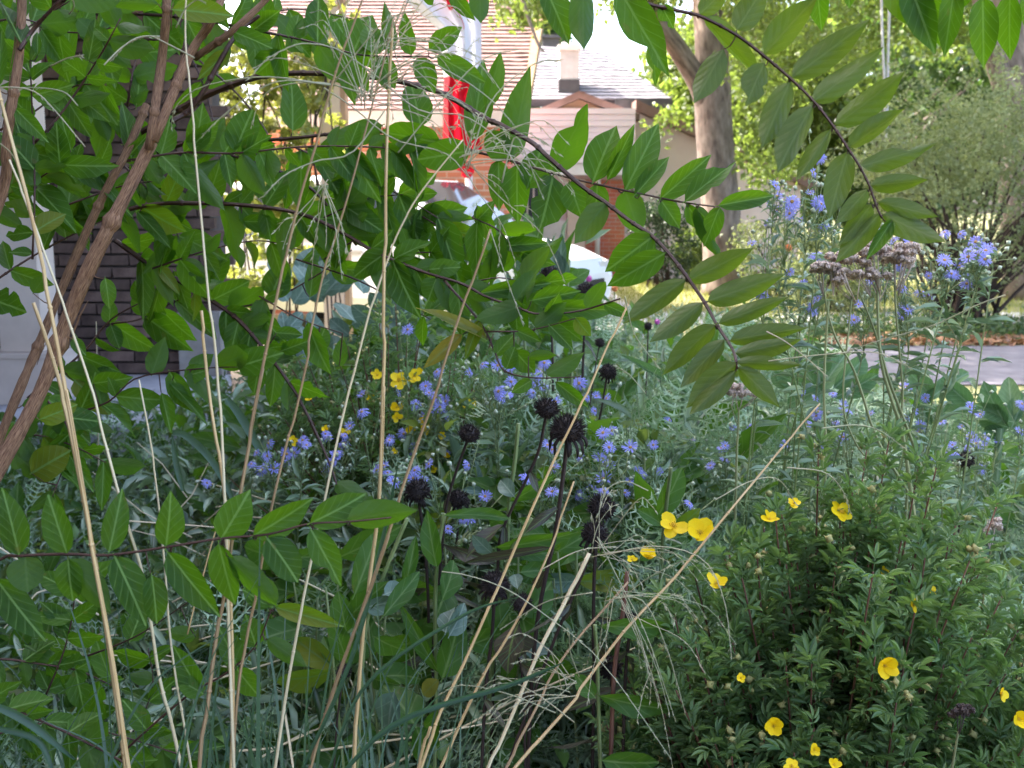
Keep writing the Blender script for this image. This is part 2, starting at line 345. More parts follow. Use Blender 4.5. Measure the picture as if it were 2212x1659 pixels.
# ------------------------------------------------------------------ mesh building
class MB:
    """Collects pieces; build() links them as ONE mesh object."""

    def __init__(self):
        self.v, self.f, self.uv, self.mi, self.rn, self.n, self.sm = [], [], [], [], [], 0, []

    def add(self, v, faces, uv=None, mi=0, rnd=0.0, smooth=False):
        """v (n,3); faces: list of (m,k) index arrays; uv per vertex (n,2)."""
        v = np.asarray(v, dtype=np.float64)
        n = len(v)
        self.v.append(v)
        for f in faces:
            f = np.asarray(f, dtype=np.int64)
            self.f.append(f + self.n)
            self.mi.append(np.full(len(f), mi))
            self.sm.append(np.full(len(f), smooth))
        self.uv.append(np.zeros((n, 2)) if uv is None else np.asarray(uv, dtype=np.float64))
        self.rn.append(np.full(n, rnd) if np.isscalar(rnd) else np.asarray(rnd))
        self.n += n

    def scatter(self, tpl, mats, mi=0, rnd=None, smooth=False):
        """tpl = (verts, [faces], uv); mats (k,4,4)."""
        tv, tf, tuv = tpl
        mats = np.asarray(mats)
        k, n = len(mats), len(tv)
        if k == 0:
            return
        vv = np.einsum('kij,nj->kni', mats[:, :3, :3], tv) + mats[:, None, :3, 3]
        off = (np.arange(k) * n)[:, None, None]
        fs = [(f[None] + off).reshape(-1, f.shape[1]) for f in tf]
        r = rng.random(k) if rnd is None else np.asarray(rnd)
        self.add(vv.reshape(-1, 3), fs, np.tile(tuv, (k, 1)), mi, np.repeat(r, n), smooth)

    def box(self, lo, hi, mi=0, rnd=0.0, rot=None, at=None):
        lo, hi = np.array(lo, float), np.array(hi, float)
        c = np.array([[x, y, z] for z in (0, 1) for y in (0, 1) for x in (0, 1)], float)
        v = lo + c * (hi - lo)
        f = np.array([[0, 2, 3, 1], [4, 5, 7, 6], [0, 1, 5, 4], [2, 6, 7, 3], [0, 4, 6, 2], [1, 3, 7, 5]])
        vs, fs, us = [], [], []
        for i, q in enumerate(f):                 # separate faces so that UVs are in metres
            p = v[q]
            vs.append(p)
            fs.append(np.arange(4) + 4 * i)
            ax = [0, 1] if i < 2 else ([0, 2] if i < 4 else [1, 2])
            us.append(p[:, ax])
        v = np.concatenate(vs)
        if rot is not None:
            v = (np.array(rot) @ (v - np.array(at)).T).T + np.array(at)
        self.add(v, [np.array(fs)], np.concatenate(us), mi, rnd)

    def poly(self, pts, mi=0, rnd=0.0, uv=None):
        pts = np.array([tuple(p) for p in pts], float)
        if uv is None:
            a = pts[1] - pts[0]
            a /= np.linalg.norm(a) + 1e-9
            nrm = np.cross(pts[1] - pts[0], pts[2] - pts[0])
            b = np.cross(nrm / (np.linalg.norm(nrm) + 1e-9), a)
            uv = np.stack([(pts - pts[0]) @ a, (pts - pts[0]) @ b], 1)
        self.add(pts, [np.arange(len(pts))[None]], uv, mi, rnd)

    def prism(self, pts, depth, mi=0, rnd=0.0):
        """Planar polygon given extruded by vector depth."""
        pts = [Vector(p) for p in pts]
        d = Vector(depth)
        back = [p + d for p in pts]
        n = len(pts)
        self.poly(pts, mi, rnd)
        self.poly(back[::-1], mi, rnd)
        for i in range(n):
            j = (i + 1) % n
            self.poly([pts[j], pts[i], back[i], back[j]], mi, rnd)

    def tube(self, pts, rad, sides=6, mi=0, rnd=0.0, cap=True, smooth=True, vs=8.0):
        pts = np.array([tuple(p) for p in pts], float)
        n = len(pts)
        rad = np.full(n, rad) if np.isscalar(rad) else np.asarray(rad, float)
        t = np.gradient(pts, axis=0)
        t /= np.linalg.norm(t, axis=1)[:, None] + 1e-12
        ref = np.array([0, 0, 1.0]) if abs(t[0][2]) < 0.8 else np.array([1.0, 0, 0])
        u = np.cross(t[0], ref)
        u /= np.linalg.norm(u)
        us = []
        for i in range(n):
            u = u - t[i] * (u @ t[i])
            u /= np.linalg.norm(u) + 1e-12
            us.append(u.copy())
        us = np.array(us)
        w = np.cross(t, us)
        a = np.linspace(0, 2 * math.pi, sides + 1)
        ring = us[:, None] * np.cos(a)[None, :, None] + w[:, None] * np.sin(a)[None, :, None]
        v = pts[:, None] + ring * rad[:, None, None]
        L = np.concatenate([[0], np.cumsum(np.linalg.norm(np.diff(pts, axis=0), axis=1))])
        uv = np.stack(np.meshgrid(np.linspace(0, 1, sides + 1), L * vs), -1)
        i, j = np.meshgrid(np.arange(n - 1), np.arange(sides), indexing='ij')
        b = i * (sides + 1) + j
        q = np.stack([b, b + 1, b + sides + 2, b + sides + 1], -1).reshape(-1, 4)
        faces = [q]
        if cap:
            faces.append(np.array([np.arange(sides)[::-1], (n - 1) * (sides + 1) + np.arange(sides)]))
        self.add(v.reshape(-1, 3), faces, uv.reshape(-1, 2), mi, rnd, smooth)

    def mesh(self, name, mats):
        me = bpy.data.meshes.new(name)
        if self.n == 0:
            return me
        v = np.concatenate(self.v)
        me.vertices.add(len(v))
        me.vertices.foreach_set('co', v.ravel())
        idx = np.concatenate([f.ravel() for f in self.f])
        sizes = np.concatenate([np.full(len(f), f.shape[1]) for f in self.f])
        me.loops.add(len(idx))
        me.loops.foreach_set('vertex_index', idx.astype(np.int32))
        me.polygons.add(len(sizes))
        starts = np.concatenate([[0], np.cumsum(sizes)[:-1]])
        me.polygons.foreach_set('loop_start', starts.astype(np.int32))
        me.polygons.foreach_set('loop_total', sizes.astype(np.int32))
        me.polygons.foreach_set('material_index', np.concatenate(self.mi).astype(np.int32))
        me.polygons.foreach_set('use_smooth', np.concatenate(self.sm).astype(bool))
        ul = me.uv_layers.new(name='UVMap')
        ul.data.foreach_set('uv', np.concatenate(self.uv)[idx].ravel())
        at = me.attributes.new('rnd', 'FLOAT', 'POINT')
        at.data.foreach_set('value', np.concatenate(self.rn).astype(np.float32))
        for m in (mats if isinstance(mats, (list, tuple)) else [mats]):
            me.materials.append(M[m] if isinstance(m, str) else m)
        me.update(calc_edges=True)
        me.validate()
        return me

    def build(self, name, mats, parent=None, **props):
        return link(name, self.mesh(name, mats), parent, None, **props)


def link(name, me, parent=None, matrix=None, **props):
    """Link a mesh as an object; world-space matrix; parent keeps world placement."""
    o = bpy.data.objects.new(name, me)
    COL.objects.link(o)
    if parent is not None:
        o.parent = parent
        if parent.parent is None and parent.type == 'EMPTY':
            o.matrix_parent_inverse = Matrix.Translation(-parent.location)
    if matrix is not None:
        o.matrix_basis = matrix
    for k, v in props.items():
        o[k] = v
    return o


def thing(name, label, cat, loc, group=None):
    o = bpy.data.objects.new(name, None)
    COL.objects.link(o)
    o.location = loc
    o.empty_display_size = 0.05
    o['label'] = label
    o['category'] = cat
    if group:
        o['group'] = group
    return o


def spline(pts, n):
    """Catmull-Rom through pts (Vectors) -> n samples."""
    p = np.array([tuple(q) for q in pts], float)
    if len(p) == 2:
        t = np.linspace(0, 1, n)[:, None]
        return p[0] * (1 - t) + p[1] * t
    p = np.vstack([2 * p[0] - p[1], p, 2 * p[-1] - p[-2]])
    seg = len(p) - 3
    out = []
    for s in np.linspace(0, seg - 1e-6, n):
        i = int(s)
        t = s - i
        a, b, c, d = p[i], p[i + 1], p[i + 2], p[i + 3]
        out.append(0.5 * ((2 * b) + (c - a) * t + (2 * a - 5 * b + 4 * c - d) * t * t + (3 * b - a - 3 * c + d) * t ** 3))
    return np.array(out)


def frame_mats(pos, ydir, zhint, sx, sy, sz):
    """Stack of matrices with +Y along ydir and +Z near zhint."""
    pos, ydir, zhint = (np.asarray(a, float) for a in (pos, ydir, zhint))
    y = ydir / (np.linalg.norm(ydir, axis=1)[:, None] + 1e-9)
    x = np.cross(y, zhint)
    x /= np.linalg.norm(x, axis=1)[:, None] + 1e-9
    z = np.cross(x, y)
    m = np.zeros((len(pos), 4, 4))
    m[:, :3, 0] = x * np.reshape(sx, (-1, 1))
    m[:, :3, 1] = y * np.reshape(sy, (-1, 1))
    m[:, :3, 2] = z * np.reshape(sz, (-1, 1))
    m[:, :3, 3] = pos
    m[:, 3, 3] = 1
    return m


def unit(n):
    v = rng.normal(size=(n, 3))
    return v / np.linalg.norm(v, axis=1)[:, None]


# ------------------------------------------------------------------ leaf templates
def blade_tpl(prof, rows=8, cols=4, fold=0.18, curl=0.12, wave=0.02, bite=None, seed=0, jag=0.0, base=0.0, twist=0.0):
    """Leaf along +Y (length 1), width 1 across X, face towards +Z. prof(v) = relative half width (max 1)."""
    rr = np.random.default_rng(seed)
    v = np.linspace(0, 1, rows + 1)
    u = np.linspace(-1, 1, cols + 1)
    ph = rr.random() * 6.28
    pts, uv = [], []
    for vi in v:
        h = max(prof(vi), 0.012)
        jl, jr = 1 + jag * rr.normal(), 1 + jag * rr.normal()
        if bite:
            for (b0, b1, side, depth) in bite:
                if b0 < vi < b1:
                    k = depth * math.sin(math.pi * (vi - b0) / (b1 - b0))
                    if side < 0:
                        jl *= 1 - k
                    else:
                        jr *= 1 - k
        for ui in u:
            x = 0.5 * h * ui * (jl if ui < 0 else jr)
            z = fold * abs(x) * 1.0 - curl * (vi ** 2) + wave * math.sin(vi * 9 + ph + ui) * abs(ui)
            z += twist * x * vi
            pts.append((x, vi, z))
            uv.append((0.5 + 0.5 * h * ui * 0.98, vi))
    i, j = np.meshgrid(np.arange(rows), np.arange(cols), indexing='ij')
    b = i * (cols + 1) + j
    q = np.stack([b, b + 1, b + cols + 2, b + cols + 1], -1).reshape(-1, 4)
    if base:
        n0 = len(pts)
        w = 0.018
        pts += [(-w, -base, 0.01), (w, -base, 0.01), (w, 0.06, 0.004), (-w, 0.06, 0.004)]
        uv += [(0.5, 0), (0.5, 0), (0.5, 0.05), (0.5, 0.05)]
        q = np.vstack([q, [[n0, n0 + 1, n0 + 2, n0 + 3]]])
    return np.array(pts), [q], np.array(uv)


def acuminate(v):
    w = (v ** 0.56) * (1 - v) ** 0.80 * 2.42
    if v > 0.78:
        w *= 1 - 0.30 * math.sin((v - 0.78) / 0.22 * math.pi)
    return min(w, 1.0)


def oval(v):
    return min(1.0, math.sin(math.pi * min(1, max(0, v)) ** 0.8) ** 0.6)


def lance(v):
    return min(1.0, (v ** 0.8) * (1 - v) ** 0.8 * 3.0)


SHRUB_TPL = [
    blade_tpl(acuminate, 10, 4, .22, .14, .02, None, 1, .02, .05),
    blade_tpl(acuminate, 10, 4, .16, .22, .03, None, 2, .03, .05, .3),
    blade_tpl(acuminate, 10, 4, .30, .05, .025, None, 3, .02, .05, -.3),
    blade_tpl(acuminate, 12, 4, .18, .18, .03, [(0.55, 0.8, 1, .75)], 4, .03, .05),
    blade_tpl(acuminate, 12, 4, .2, .1, .03, [(0.7, 0.97, -1, .8), (0.3, .5, 1, .35)], 5, .03, .05),
    blade_tpl(oval, 10, 4, .14, .16, .03, None, 6, .02, .05),
    blade_tpl(acuminate, 12, 4, .42, .34, .04, None, 7, .05, .05, .5),
    blade_tpl(acuminate, 14, 4, .12, -.10, .05, [(.2, .38, -1, .5), (.5, .62, -1, .45), (.62, .8, 1, .4)], 8, .05, .05, -.4),
]
SHRUB_ME = {}


def tpl_mesh(name, tpl, mat):
    mb = MB()
    mb.add(tpl[0], tpl[1], tpl[2], 0, 0.0, True)
    return mb.mesh(name, mat)


for mk in ('shrub_leaf', 'shrub_leaf_olive', 'shrub_leaf_yellow'):
    for i, t in enumerate(SHRUB_TPL):
        SHRUB_ME[(mk, i)] = tpl_mesh('leaf', t, mk)


def leaf_matrix(B, T, width, roll=0.0, flip=False, zs=0.9):
    """Leaf from point B to tip T, apparent width in metres, face towards the lens turned by roll about its own axis."""
    y = (T - B)
    L = y.length
    y = y.normalized()
    view = (CAM - (B + T) * 0.5).normalized()
    z = (view - y * view.dot(y))
    if z.length < 0.15:
        z = Vector((0, 0, 1)) - y * y.z
    z = z.normalized()
    z = Matrix.Rotation(roll, 3, y) @ z
    if flip:
        z = -z
    x = y.cross(z).normalized()
    w = width / max(0.5, abs(math.cos(roll)))
    m = Matrix.Identity(4)
    for i in range(3):
        m[i][0], m[i][1], m[i][2], m[i][3] = x[i] * w, y[i] * L, z[i] * L * zs, B[i]
    return m

# ================================================================== SETTING
def sheet(name, pts, z, mat, kind='structure'):
    mb = MB()
    p = np.array([(x, y, z) for x, y in pts], float)
    mb.add(p, [np.arange(len(p))[None]], p[:, :2], 0, 0)
    return mb.build(name, mat, None, kind=kind)


sheet('ground', [(-250, -60), (250, -60), (250, 420), (-250, 420)], -0.012, 'lawn')
sheet('garden_bed', [(-3.6, -2.5), (3.2, -2.5), (3.0, 8.3), (-1.6, 8.3), (-2.1, 11.5), (-3.6, 11.5)], -0.004, 'soil')
sheet('road', [(1.75, 8.5), (60, 8.5), (60, 11.0), (1.75, 11.0)], 0.0, 'asphalt')
sheet('pavement', [(1.75, 13.2), (60, 13.2), (60, 14.7), (1.75, 14.7)], -0.004, 'concrete')
sheet('driveway', [(-1.7, 11.6), (1.7, 11.6), (1.7, 21.2), (-1.7, 21.2)], -0.008, 'concrete')

# fallen leaves and low cover along the road edge
mb = MB()
k = 2600
pos = np.stack([rng.uniform(1.9, 9, k), 10.95 + np.abs(rng.normal(0, 0.5, k)), rng.uniform(0.0, 0.05, k)], 1)
nz = unit(k) * 0.6 + [0, 0, 1]
LQ = (np.array([(-.5, 0, 0), (0, .5, .12), (.5, 0, 0), (0, -.5, .1)], float), [np.array([[0, 3, 1], [3, 2, 1]])], np.zeros((4, 2)))
s = rng.uniform(.05, .11, k)
mb.scatter(LQ, frame_mats(pos, np.cross(nz, unit(k)), nz, s * .7, s, s))
mb.build('fallen_leaves', 'litter', None, kind='stuff')
mb = MB()
k = 9000
pos = np.stack([rng.uniform(2.4, 9, k), 12.0 + rng.normal(0, 0.32, k), np.abs(rng.normal(0.06, 0.09, k))], 1)
s = rng.uniform(.03, .07, k)
mb.scatter(LQ, frame_mats(pos, unit(k), unit(k) * .5 + [0, -.3, 1], s * .7, s, s))
mb.build('ground_cover', 'far_leaf', None, kind='stuff')
# sparse grass over the sunlit lawn beyond the road
mb = MB()
k = 26000
pos = np.stack([rng.uniform(-1.5, 14, k), rng.uniform(12.2, 21, k), np.zeros(k)], 1)
GB = (np.array([(-.5, 0, 0), (.5, 0, 0), (0, 1, .25)], float), [np.array([[0, 1, 2]])], np.zeros((3, 2)))
up = unit(k) * .45 + [0, 0, 1]
mb.scatter(GB, frame_mats(pos, up, np.cross(up, unit(k)), .012, rng.uniform(.05, .11, k), .1))
mb.build('grass', 'vine_leaf', None, kind='stuff')

# ------------------------------------------------------------------ own brick house on the left
h1 = thing('brick_house', 'dark brown brick house with a white porch column close on the left', 'house', (-3.2, 7.4, 0))
mb = MB()
mb.box((-11, -9, -0.05), (-3.62, 7.38, 5.4))
mb.build('side_wall', 'brick_wall', h1)
mb = MB()
mb.box((-3.62, 7.42, -0.05), (-2.02, 7.8, 5.4))
wall = mb.build('wall', 'mortar', h1)
bm_ = []
for j in range(3):
    mb = MB()
    lo, hi = np.array([-.112, -.03, -.034]), np.array([.112, .03, .034])
    c = np.array([[x, y, z] for z in (0, 1) for y in (0, 1) for x in (0, 1)], float)
    v = lo + c * (hi - lo)
    rr = np.random.default_rng(j)
    v += rr.normal(0, .0025, v.shape)
    f = np.array([[0, 2, 3, 1], [4, 5, 7, 6], [0, 1, 5, 4], [2, 6, 7, 3], [0, 4, 6, 2], [1, 3, 7, 5]])
    mb.add(v, [f], v[:, [0, 2]])
    bm_.append(mb.mesh('brick', 'brick'))
nb = 0
for row in range(36):
    z = 0.29 + row * 0.081
    for c in range(8):
        x = -3.60 + c * 0.235 + (0.117 if row % 2 else 0)
        if x > -2.06 or nb >= 290:
            continue
        m = Matrix.Translation((x + .1, 7.41 + rng.uniform(-.006, .006), z)) @ Matrix.Rotation(rng.normal(0, .012), 4, 'Y')
        link('brick', bm_[nb % 3], wall, m)
        nb += 1
mb = MB()
for (x0, x1, yy) in ((-2.02, -1.84, 7.36),):
    mb.box((x0 - .2, yy - .1, 0.252), (x1 - .1, yy + .04, .68))
mb.build('low_pier', 'pier', h1)
mb = MB()
mb.box((-3.61, 5.6, -0.05), (-1.9, 7.35, 0.25))
mb.build('porch_floor', 'concrete', h1)
mb = MB()
cb = W(60, 600, 6.35)
cx_ = cb.x - .02
mb.box((cx_ - .12, 6.25, 0.548), (cx_ + .12, 6.49, 3.1))
colm = mb.build('column', 'column_paint', h1)
mb = MB()
mb.box((cx_ - .19, 6.17, 0.253), (cx_ + .19, 6.57, 0.52))
mb.box((cx_ - .20, 6.16, 0.52), (cx_ + .20, 6.58, 0.545))
mb.build('plinth', 'column_paint', colm)
mb = MB()
mb.box((-3.9, 5.3, 3.1), (-1.6, 7.3, 3.35))
mb.build('porch_roof', 'white_paint', h1)
mb = MB()
mb.prism([(-11.4, -9.4, 5.41), (-1.6, -9.4, 5.41), (-6.5, -9.4, 8.3)], (0, 20.3, 0))
mb.build('roof', 'grey_shingle', h1)


def strips(corners, n, mat, parent, name, drop=0.012):
    """Roof courses between lower edge (a,b) and upper edge (d,c), each strip its own part, lower edge proud of the one below."""
    a, b, c, d = [Vector(q) for q in corners]
    nrm = (b - a).cross(d - a).normalized()
    if nrm.y > 0:
        nrm = -nrm
    for i in range(n):
        t0, t1 = i / n, (i + 1.15) / n
        p = [a.lerp(d, t0) + nrm * drop * 2, b.lerp(c, t0) + nrm * drop * 2, b.lerp(c, t1), a.lerp(d, t1)]
        mb = MB()
        L = (p[1] - p[0]).length
        segs = 26
        pr = None
        vs, fs, us = [], [], []
        for s_ in range(segs + 1):
            t = s_ / segs
            w = Vector((0, 0, rng.normal(0, .004)))
            lo, hi = p[0].lerp(p[1], t) + w, p[3].lerp(p[2], t)
            vs += [tuple(lo - nrm * drop * 1.5), tuple(lo), tuple(hi)]
            us += [(t * L, 0), (t * L, .02), (t * L, .2)]
        for s_ in range(segs):
            k0 = s_ * 3
            fs += [(k0, k0 + 3, k0 + 4, k0 + 1), (k0 + 1, k0 + 4, k0 + 5, k0 + 2)]
        mb.add(np.array(vs), [np.array(fs)], np.array(us), 0, np.repeat(rng.random(segs + 1) * .35 + rng.random() * .3, 3))
        mb.build(name, mat, parent)


# ------------------------------------------------------------------ house with the pink shingles
h2 = thing('brick_bungalow', 'orange brick house with a pale pink shingle roof behind the hanging flag', 'house', W(900, 640, 14.6))
strips([W(560, 238, 14), W(1128, 238, 14), W(1162, -30, 17.2), W(560, -30, 17.2)], 32, 'pink_shingle', h2, 'shingle_course')
mb = MB()
rf = [W(560, 239, 14.02), W(1128, 239, 14.02), W(1162, -31, 17.22), W(560, -31, 17.22)]
mb.prism(rf, (0, .25, -.12))
mb.build('roof_deck', 'tan_trim', h2)
mb = MB()
p = [W(1128, 236, 13.97), W(1140, 236, 13.97), W(1186, -31, 17.1), W(1162, -31, 17.1)]
mb.prism(p, (0, .1, -.16))
mb.build('rake_board', 'tan_trim', h2)
mb = MB()
a, b = W(560, 239, 13.9), W(1128, 273, 13.9)
mb.box((a.x, 13.9, b.z), (b.x, 14.05, a.z))
mb.build('fascia', 'beige_paint', h2)
mb = MB()
mb.box((a.x - 4, 14.4, -.05), (b.x - .12, 22, b.z + .1))
mb.build('wall', 'orange_brick', h2)
# porch post with vines
pp = thing('porch_post', 'tall beige porch post with a brown edge strip beside the vine', 'post', W(728, 800, 10.9))
mb = MB()
a, b = W(697, 400, 10.9), W(752, 400, 10.9)
mb.box((a.x, 10.8, -.01), (b.x - .05, 11.05, 4.2))
mb.build('shaft', 'beige_paint', pp)
mb = MB()
mb.box((b.x - .048, 10.83, -.01), (b.x, 11.02, 4.2))
mb.build('edge_strip', 'tan_trim', pp)
mb = MB()
mb.box((a.x - .05, 10.75, 4.2), (b.x + .05, 11.1, 4.35))
mb.build('cap', 'beige_paint', pp)

# ------------------------------------------------------------------ house with chimney and garage
h3 = thing('garage_house', 'pale house with white chimney, grey shingle roof and a garage in the middle distance', 'house', W(1250, 600, 22))
strips([W(1090, 216, 23), W(1450, 214, 23), W(1292, 106, 26.5), W(1090, 98, 26.5)], 17, 'grey_shingle', h3, 'shingle_course')
mb = MB()
mb.prism([W(1090, 217, 23.02), W(1450, 215, 23.02), W(1292, 107, 26.52), W(1090, 99, 26.52)], (0, .3, -.1))
mb.build('roof_deck', 'dark_trim', h3)
mb = MB()
a, b = W(1330, 214, 22.9), W(1452, 236, 22.9)
mb.box((a.x, 22.9, b.z), (b.x, 23.3, a.z))
mb.build('gutter', 'dark_trim', h3)
mb = MB()
ap, l, r_ = W(1252, 196, 21.7), W(1140, 246, 21.7), W(1382, 246, 21.7)
w_ = Vector((0, 0, -.13))
mb.prism([ap, l, l + w_, ap + w_ * 1.1], (0, .5, 0))
mb.prism([ap, ap + w_ * 1.1, r_ + w_, r_], (0, .5, 0))
mb.build('gable_trim', 'brown_trim', h3)
mb = MB()
mb.prism([ap + w_ + Vector((0, .2, 0)), l + w_ + Vector((.1, .2, 0)), r_ + w_ + Vector((-.1, .2, 0))], (0, .3, 0))
mb.build('gable', 'tan_siding', h3)
a, b = W(1118, 233, 21.4), W(1371, 352, 21.4)
rows = 9
hh = (a.z - b.z) / rows
for i in range(rows):
    mb = MB()
    mb.box((a.x, 21.4 + .012 * (i % 2), b.z + i * hh), (b.x, 21.7, b.z + (i + 1) * hh - .008))
    mb.build('siding_board', 'pale_siding', h3)
mb = MB()
c_ = W(1371, 378, 21.45)
mb.box((a.x, 21.43, c_.z), (b.x, 21.68, b.z - .01))
mb.build('soffit_trim', 'white_paint', h3)
mb = MB()
mb.box((a.x - 2, 22.0, -.05), (b.x, 25.9, a.z))
mb.build('wall', 'pink_siding', h3)
mb = MB()
q0, q1 = W(1095, 476, 21.9), W(1226, 620, 21.9)
gd = MB()
zz0, zz1 = 0.0, q0.z
gd.box((q0.x - .8, 21.93, zz0), (q1.x, 21.99, zz1))
door = gd.build('garage_door', 'white_paint', h3)
for i in range(4):
    mb = MB()
    mb.box((q0.x - .75, 21.905, zz0 + .03 + i * (zz1 - zz0) / 4), (q1.x - .04, 21.928, zz0 + (i + 1) * (zz1 - zz0) / 4 - .03))
    mb.build('panel', 'white_paint', door)
mb = MB()
w0, w1 = W(1112, 400, 21.85), W(1180, 474, 21.85)
mb.box((w0.x, 21.95, w1.z), (w1.x, 21.99, w0.z))
win = mb.build('window', 'glass', h3)
mb = MB()
for i in range(6):
    x = w0.x + (w1.x - w0.x) * i / 5
    mb.box((x - .014, 21.90, w1.z), (x + .014, 21.945, w0.z))
mb.box((w0.x - .04, 21.88, w0.z), (w1.x + .04, 21.95, w0.z + .05))
mb.box((w0.x - .06, 21.86, w1.z - .05), (w1.x + .06, 21.95, w1.z))
mb.build('frame', 'white_paint', win)
mb = MB()
p0, p1 = W(1226, 440, 21.8), W(1264, 440, 21.8)
mb.box((p0.x, 21.75, 0), (p1.x, 21.99, b.z - .3))
mb.build('pilaster', 'beige_paint', h3)
mb = MB()
p2, p3 = W(1264, 388, 21.9), W(1350, 388, 21.9)
mb.box((p2.x + .003, 21.85, -.01), (p3.x, 21.99, p2.z))
mb.build('brick_panel', 'red_brick', h3)
mb = MB()
d0 = W(1291, 480, 21.78)
mb.tube([(d0.x, 21.77, 0.02), (d0.x, 21.77, b.z - .1)], .05, 8)
mb.build('downspout', 'white_paint', h3)
mb = MB()
s0, s1, s2 = W(1371, 240, 22.3), W(1730, 402, 22.3), W(1730, 640, 22.3)
mb.prism([(s0.x + .003, 22.3, -.05), (s1.x, 22.3, -.05), (s1.x, 22.3, s1.z), (s0.x + .003, 22.3, s0.z)], (0, 4, 0))
mb.build('side_wing', 'pink_siding', h3)
mb = MB()
e = Vector((0, -.25, 0))
mb.prism([s0 + e, s1 + e + Vector((.25, 0, -.1)), s1 + e + Vector((.25, 0, .08)), s0 + e + Vector((0, 0, .2))], (0, 4.3, 0))
mb.build('wing_roof', 'brown_trim', h3)
# chimney on the roof
mb = MB()
c0, c1 = W(1209, 108, 23.4), W(1250, 172, 23.4)
mb.box((c0.x, 23.4, c1.z), (c1.x, 23.9, c0.z))
ch = mb.build('chimney', 'render', h3)
mb = MB()
mb.box((c0.x - .03, 23.36, c0.z), (c1.x + .03, 23.94, c0.z + .11))
mb.box((c0.x + .05, 23.45, c0.z + .11), (c1.x - .05, 23.85, c0.z + .17))
mb.build('cap', 'white_paint', ch)
mb = MB()
c2 = W(1250, 207, 23.35)
mb.box((c0.x - .02, 23.37, c2.z), (c1.x + .02, 23.93, c1.z))
mb.build('flashing', 'dark_trim', ch)
mb = MB()
v0, v1 = W(1172, 82, 30), W(1208, 106, 30)
mb.box((v0.x, 30, v1.z - 1.5), (v1.x, 30.6, v0.z))
mb.box((v0.x - .06, 29.94, v0.z), (v1.x + .06, 30.66, v0.z + .08))
o = mb.build('brick_chimney', 'dark_trim')
o['label'] = 'dark square chimney stack rising behind the grey shingle roof'
o['category'] = 'chimney'

# ------------------------------------------------------------------ white van on the drive
van = thing('white_van', 'white van parked on the drive under the flag, nose to the right', 'van', (-1.3, 12.5, 0))
van.rotation_euler = (0, 0, R(-24))
VR = Matrix.Translation((-1.3, 12.5, 0)) @ Matrix.Rotation(R(-24), 4, 'Z')


def vpart(mb, name, mat, parent=None):
    me = mb.mesh(name, mat)
    o = bpy.data.objects.new(name, me)
    COL.objects.link(o)
    o.parent = parent or van
    return o


st = [(-2.3, .45, .95, 1.0, .84, .80), (-2.25, .30, 1.0, 1.45, .90, .72), (-2.1, .28, 1.0, 1.64, .92, .74), (-.6, .25, 1.0, 1.72, .92, .76),
      (.45, .25, 1.0, 1.68, .92, .74), (1.25, .25, 1.02, 1.08, .92, .82), (1.9, .27, .93, .96, .90, .80), (2.22, .32, .80, .84, .84, .74), (2.3, .40, .65, .68, .78, .70)]
vs, us = [], []
for (x, zb, zbelt, zt, wb, wt) in st:
    half = [(wb * .9, zb), (wb, zb + .18), (wb, zbelt - .05), (wb * .985, zbelt), (wt, zt - .05), (wt * .86, zt)]
    sec = [(x, -y, z) for y, z in half] + [(x, y, z) for y, z in half[::-1]]
    vs += sec
ns = 12
fs = [(i * ns + j, (i + 1) * ns + j, (i + 1) * ns + (j + 1) % ns, i * ns + (j + 1) % ns) for i in range(len(st) - 1) for j in range(ns)]
mb = MB()
mb.add(np.array(vs), [np.array(fs), np.array([list(range(ns))[::-1], list(range((len(st) - 1) * ns, len(st) * ns))])], None, 0, 0, False)
vpart(mb, 'body', 'car_paint')
mb = MB()
mb.poly([(.47, -.70, 1.655), (.47, .70, 1.655), (1.235, .80, 1.105), (1.235, -.80, 1.105)][::-1])
mb.v[-1][:] += np.array([.012, 0, .012])
vpart(mb, 'windshield', 'glass')
for s_ in (-1, 1):
    for (xa, xb) in ((-1.95, -.95), (-.9, .0), (.05, .95)):
        mb = MB()
        xt = min(xb, .42 if xb > .5 else xb)
        mb.poly([(xa, s_ * .925, 1.05), (xb, s_ * .925, 1.05), (xt, s_ * .775, 1.58), (xa + .05, s_ * .775, 1.58)])
        vpart(mb, 'side_window', 'glass')
    mb = MB()
    mb.box((1.95, s_ * .62 - .16, .66), (2.27, s_ * .62 + .16, .80))
    vpart(mb, 'headlight', 'lamp_clear')
    mb = MB()
    mb.box((-2.32, s_ * .76 - .08, .8), (-2.2, s_ * .76 + .08, 1.3))
    vpart(mb, 'tail_light', 'lamp_red')
    mb = MB()
    mb.box((.85, s_ * .93 - .02, 1.04), (.95, s_ * 1.10 + .0, 1.18) if s_ > 0 else (.95, s_ * .93 + .02, 1.18)) if s_ > 0 else mb.box((.85, -1.10, 1.04), (.95, -.91, 1.18))
    vpart(mb, 'mirror', 'car_paint')
    mb = MB()
    mb.box((-.05, s_ * .925 - .012, .9), (.1, s_ * .925 + .012, .93))
    vpart(mb, 'door_handle', 'chrome')
    for xw in (-1.5, 1.45):
        mb = MB()
        mb.tube([(xw, s_ * .72, .33), (xw, s_ * .94, .33)], .33, 24)
        wh = vpart(mb, 'wheel', 'rubber')
        mb = MB()
        mb.tube([(xw, s_ * .90, .33), (xw, s_ * .955, .33)], .2, 16)
        rim = vpart(mb, 'rim', 'chrome', wh)
mb = MB()
mb.box((2.27, -.45, .5), (2.325, .45, .62))
vpart(mb, 'grille', 'rubber')

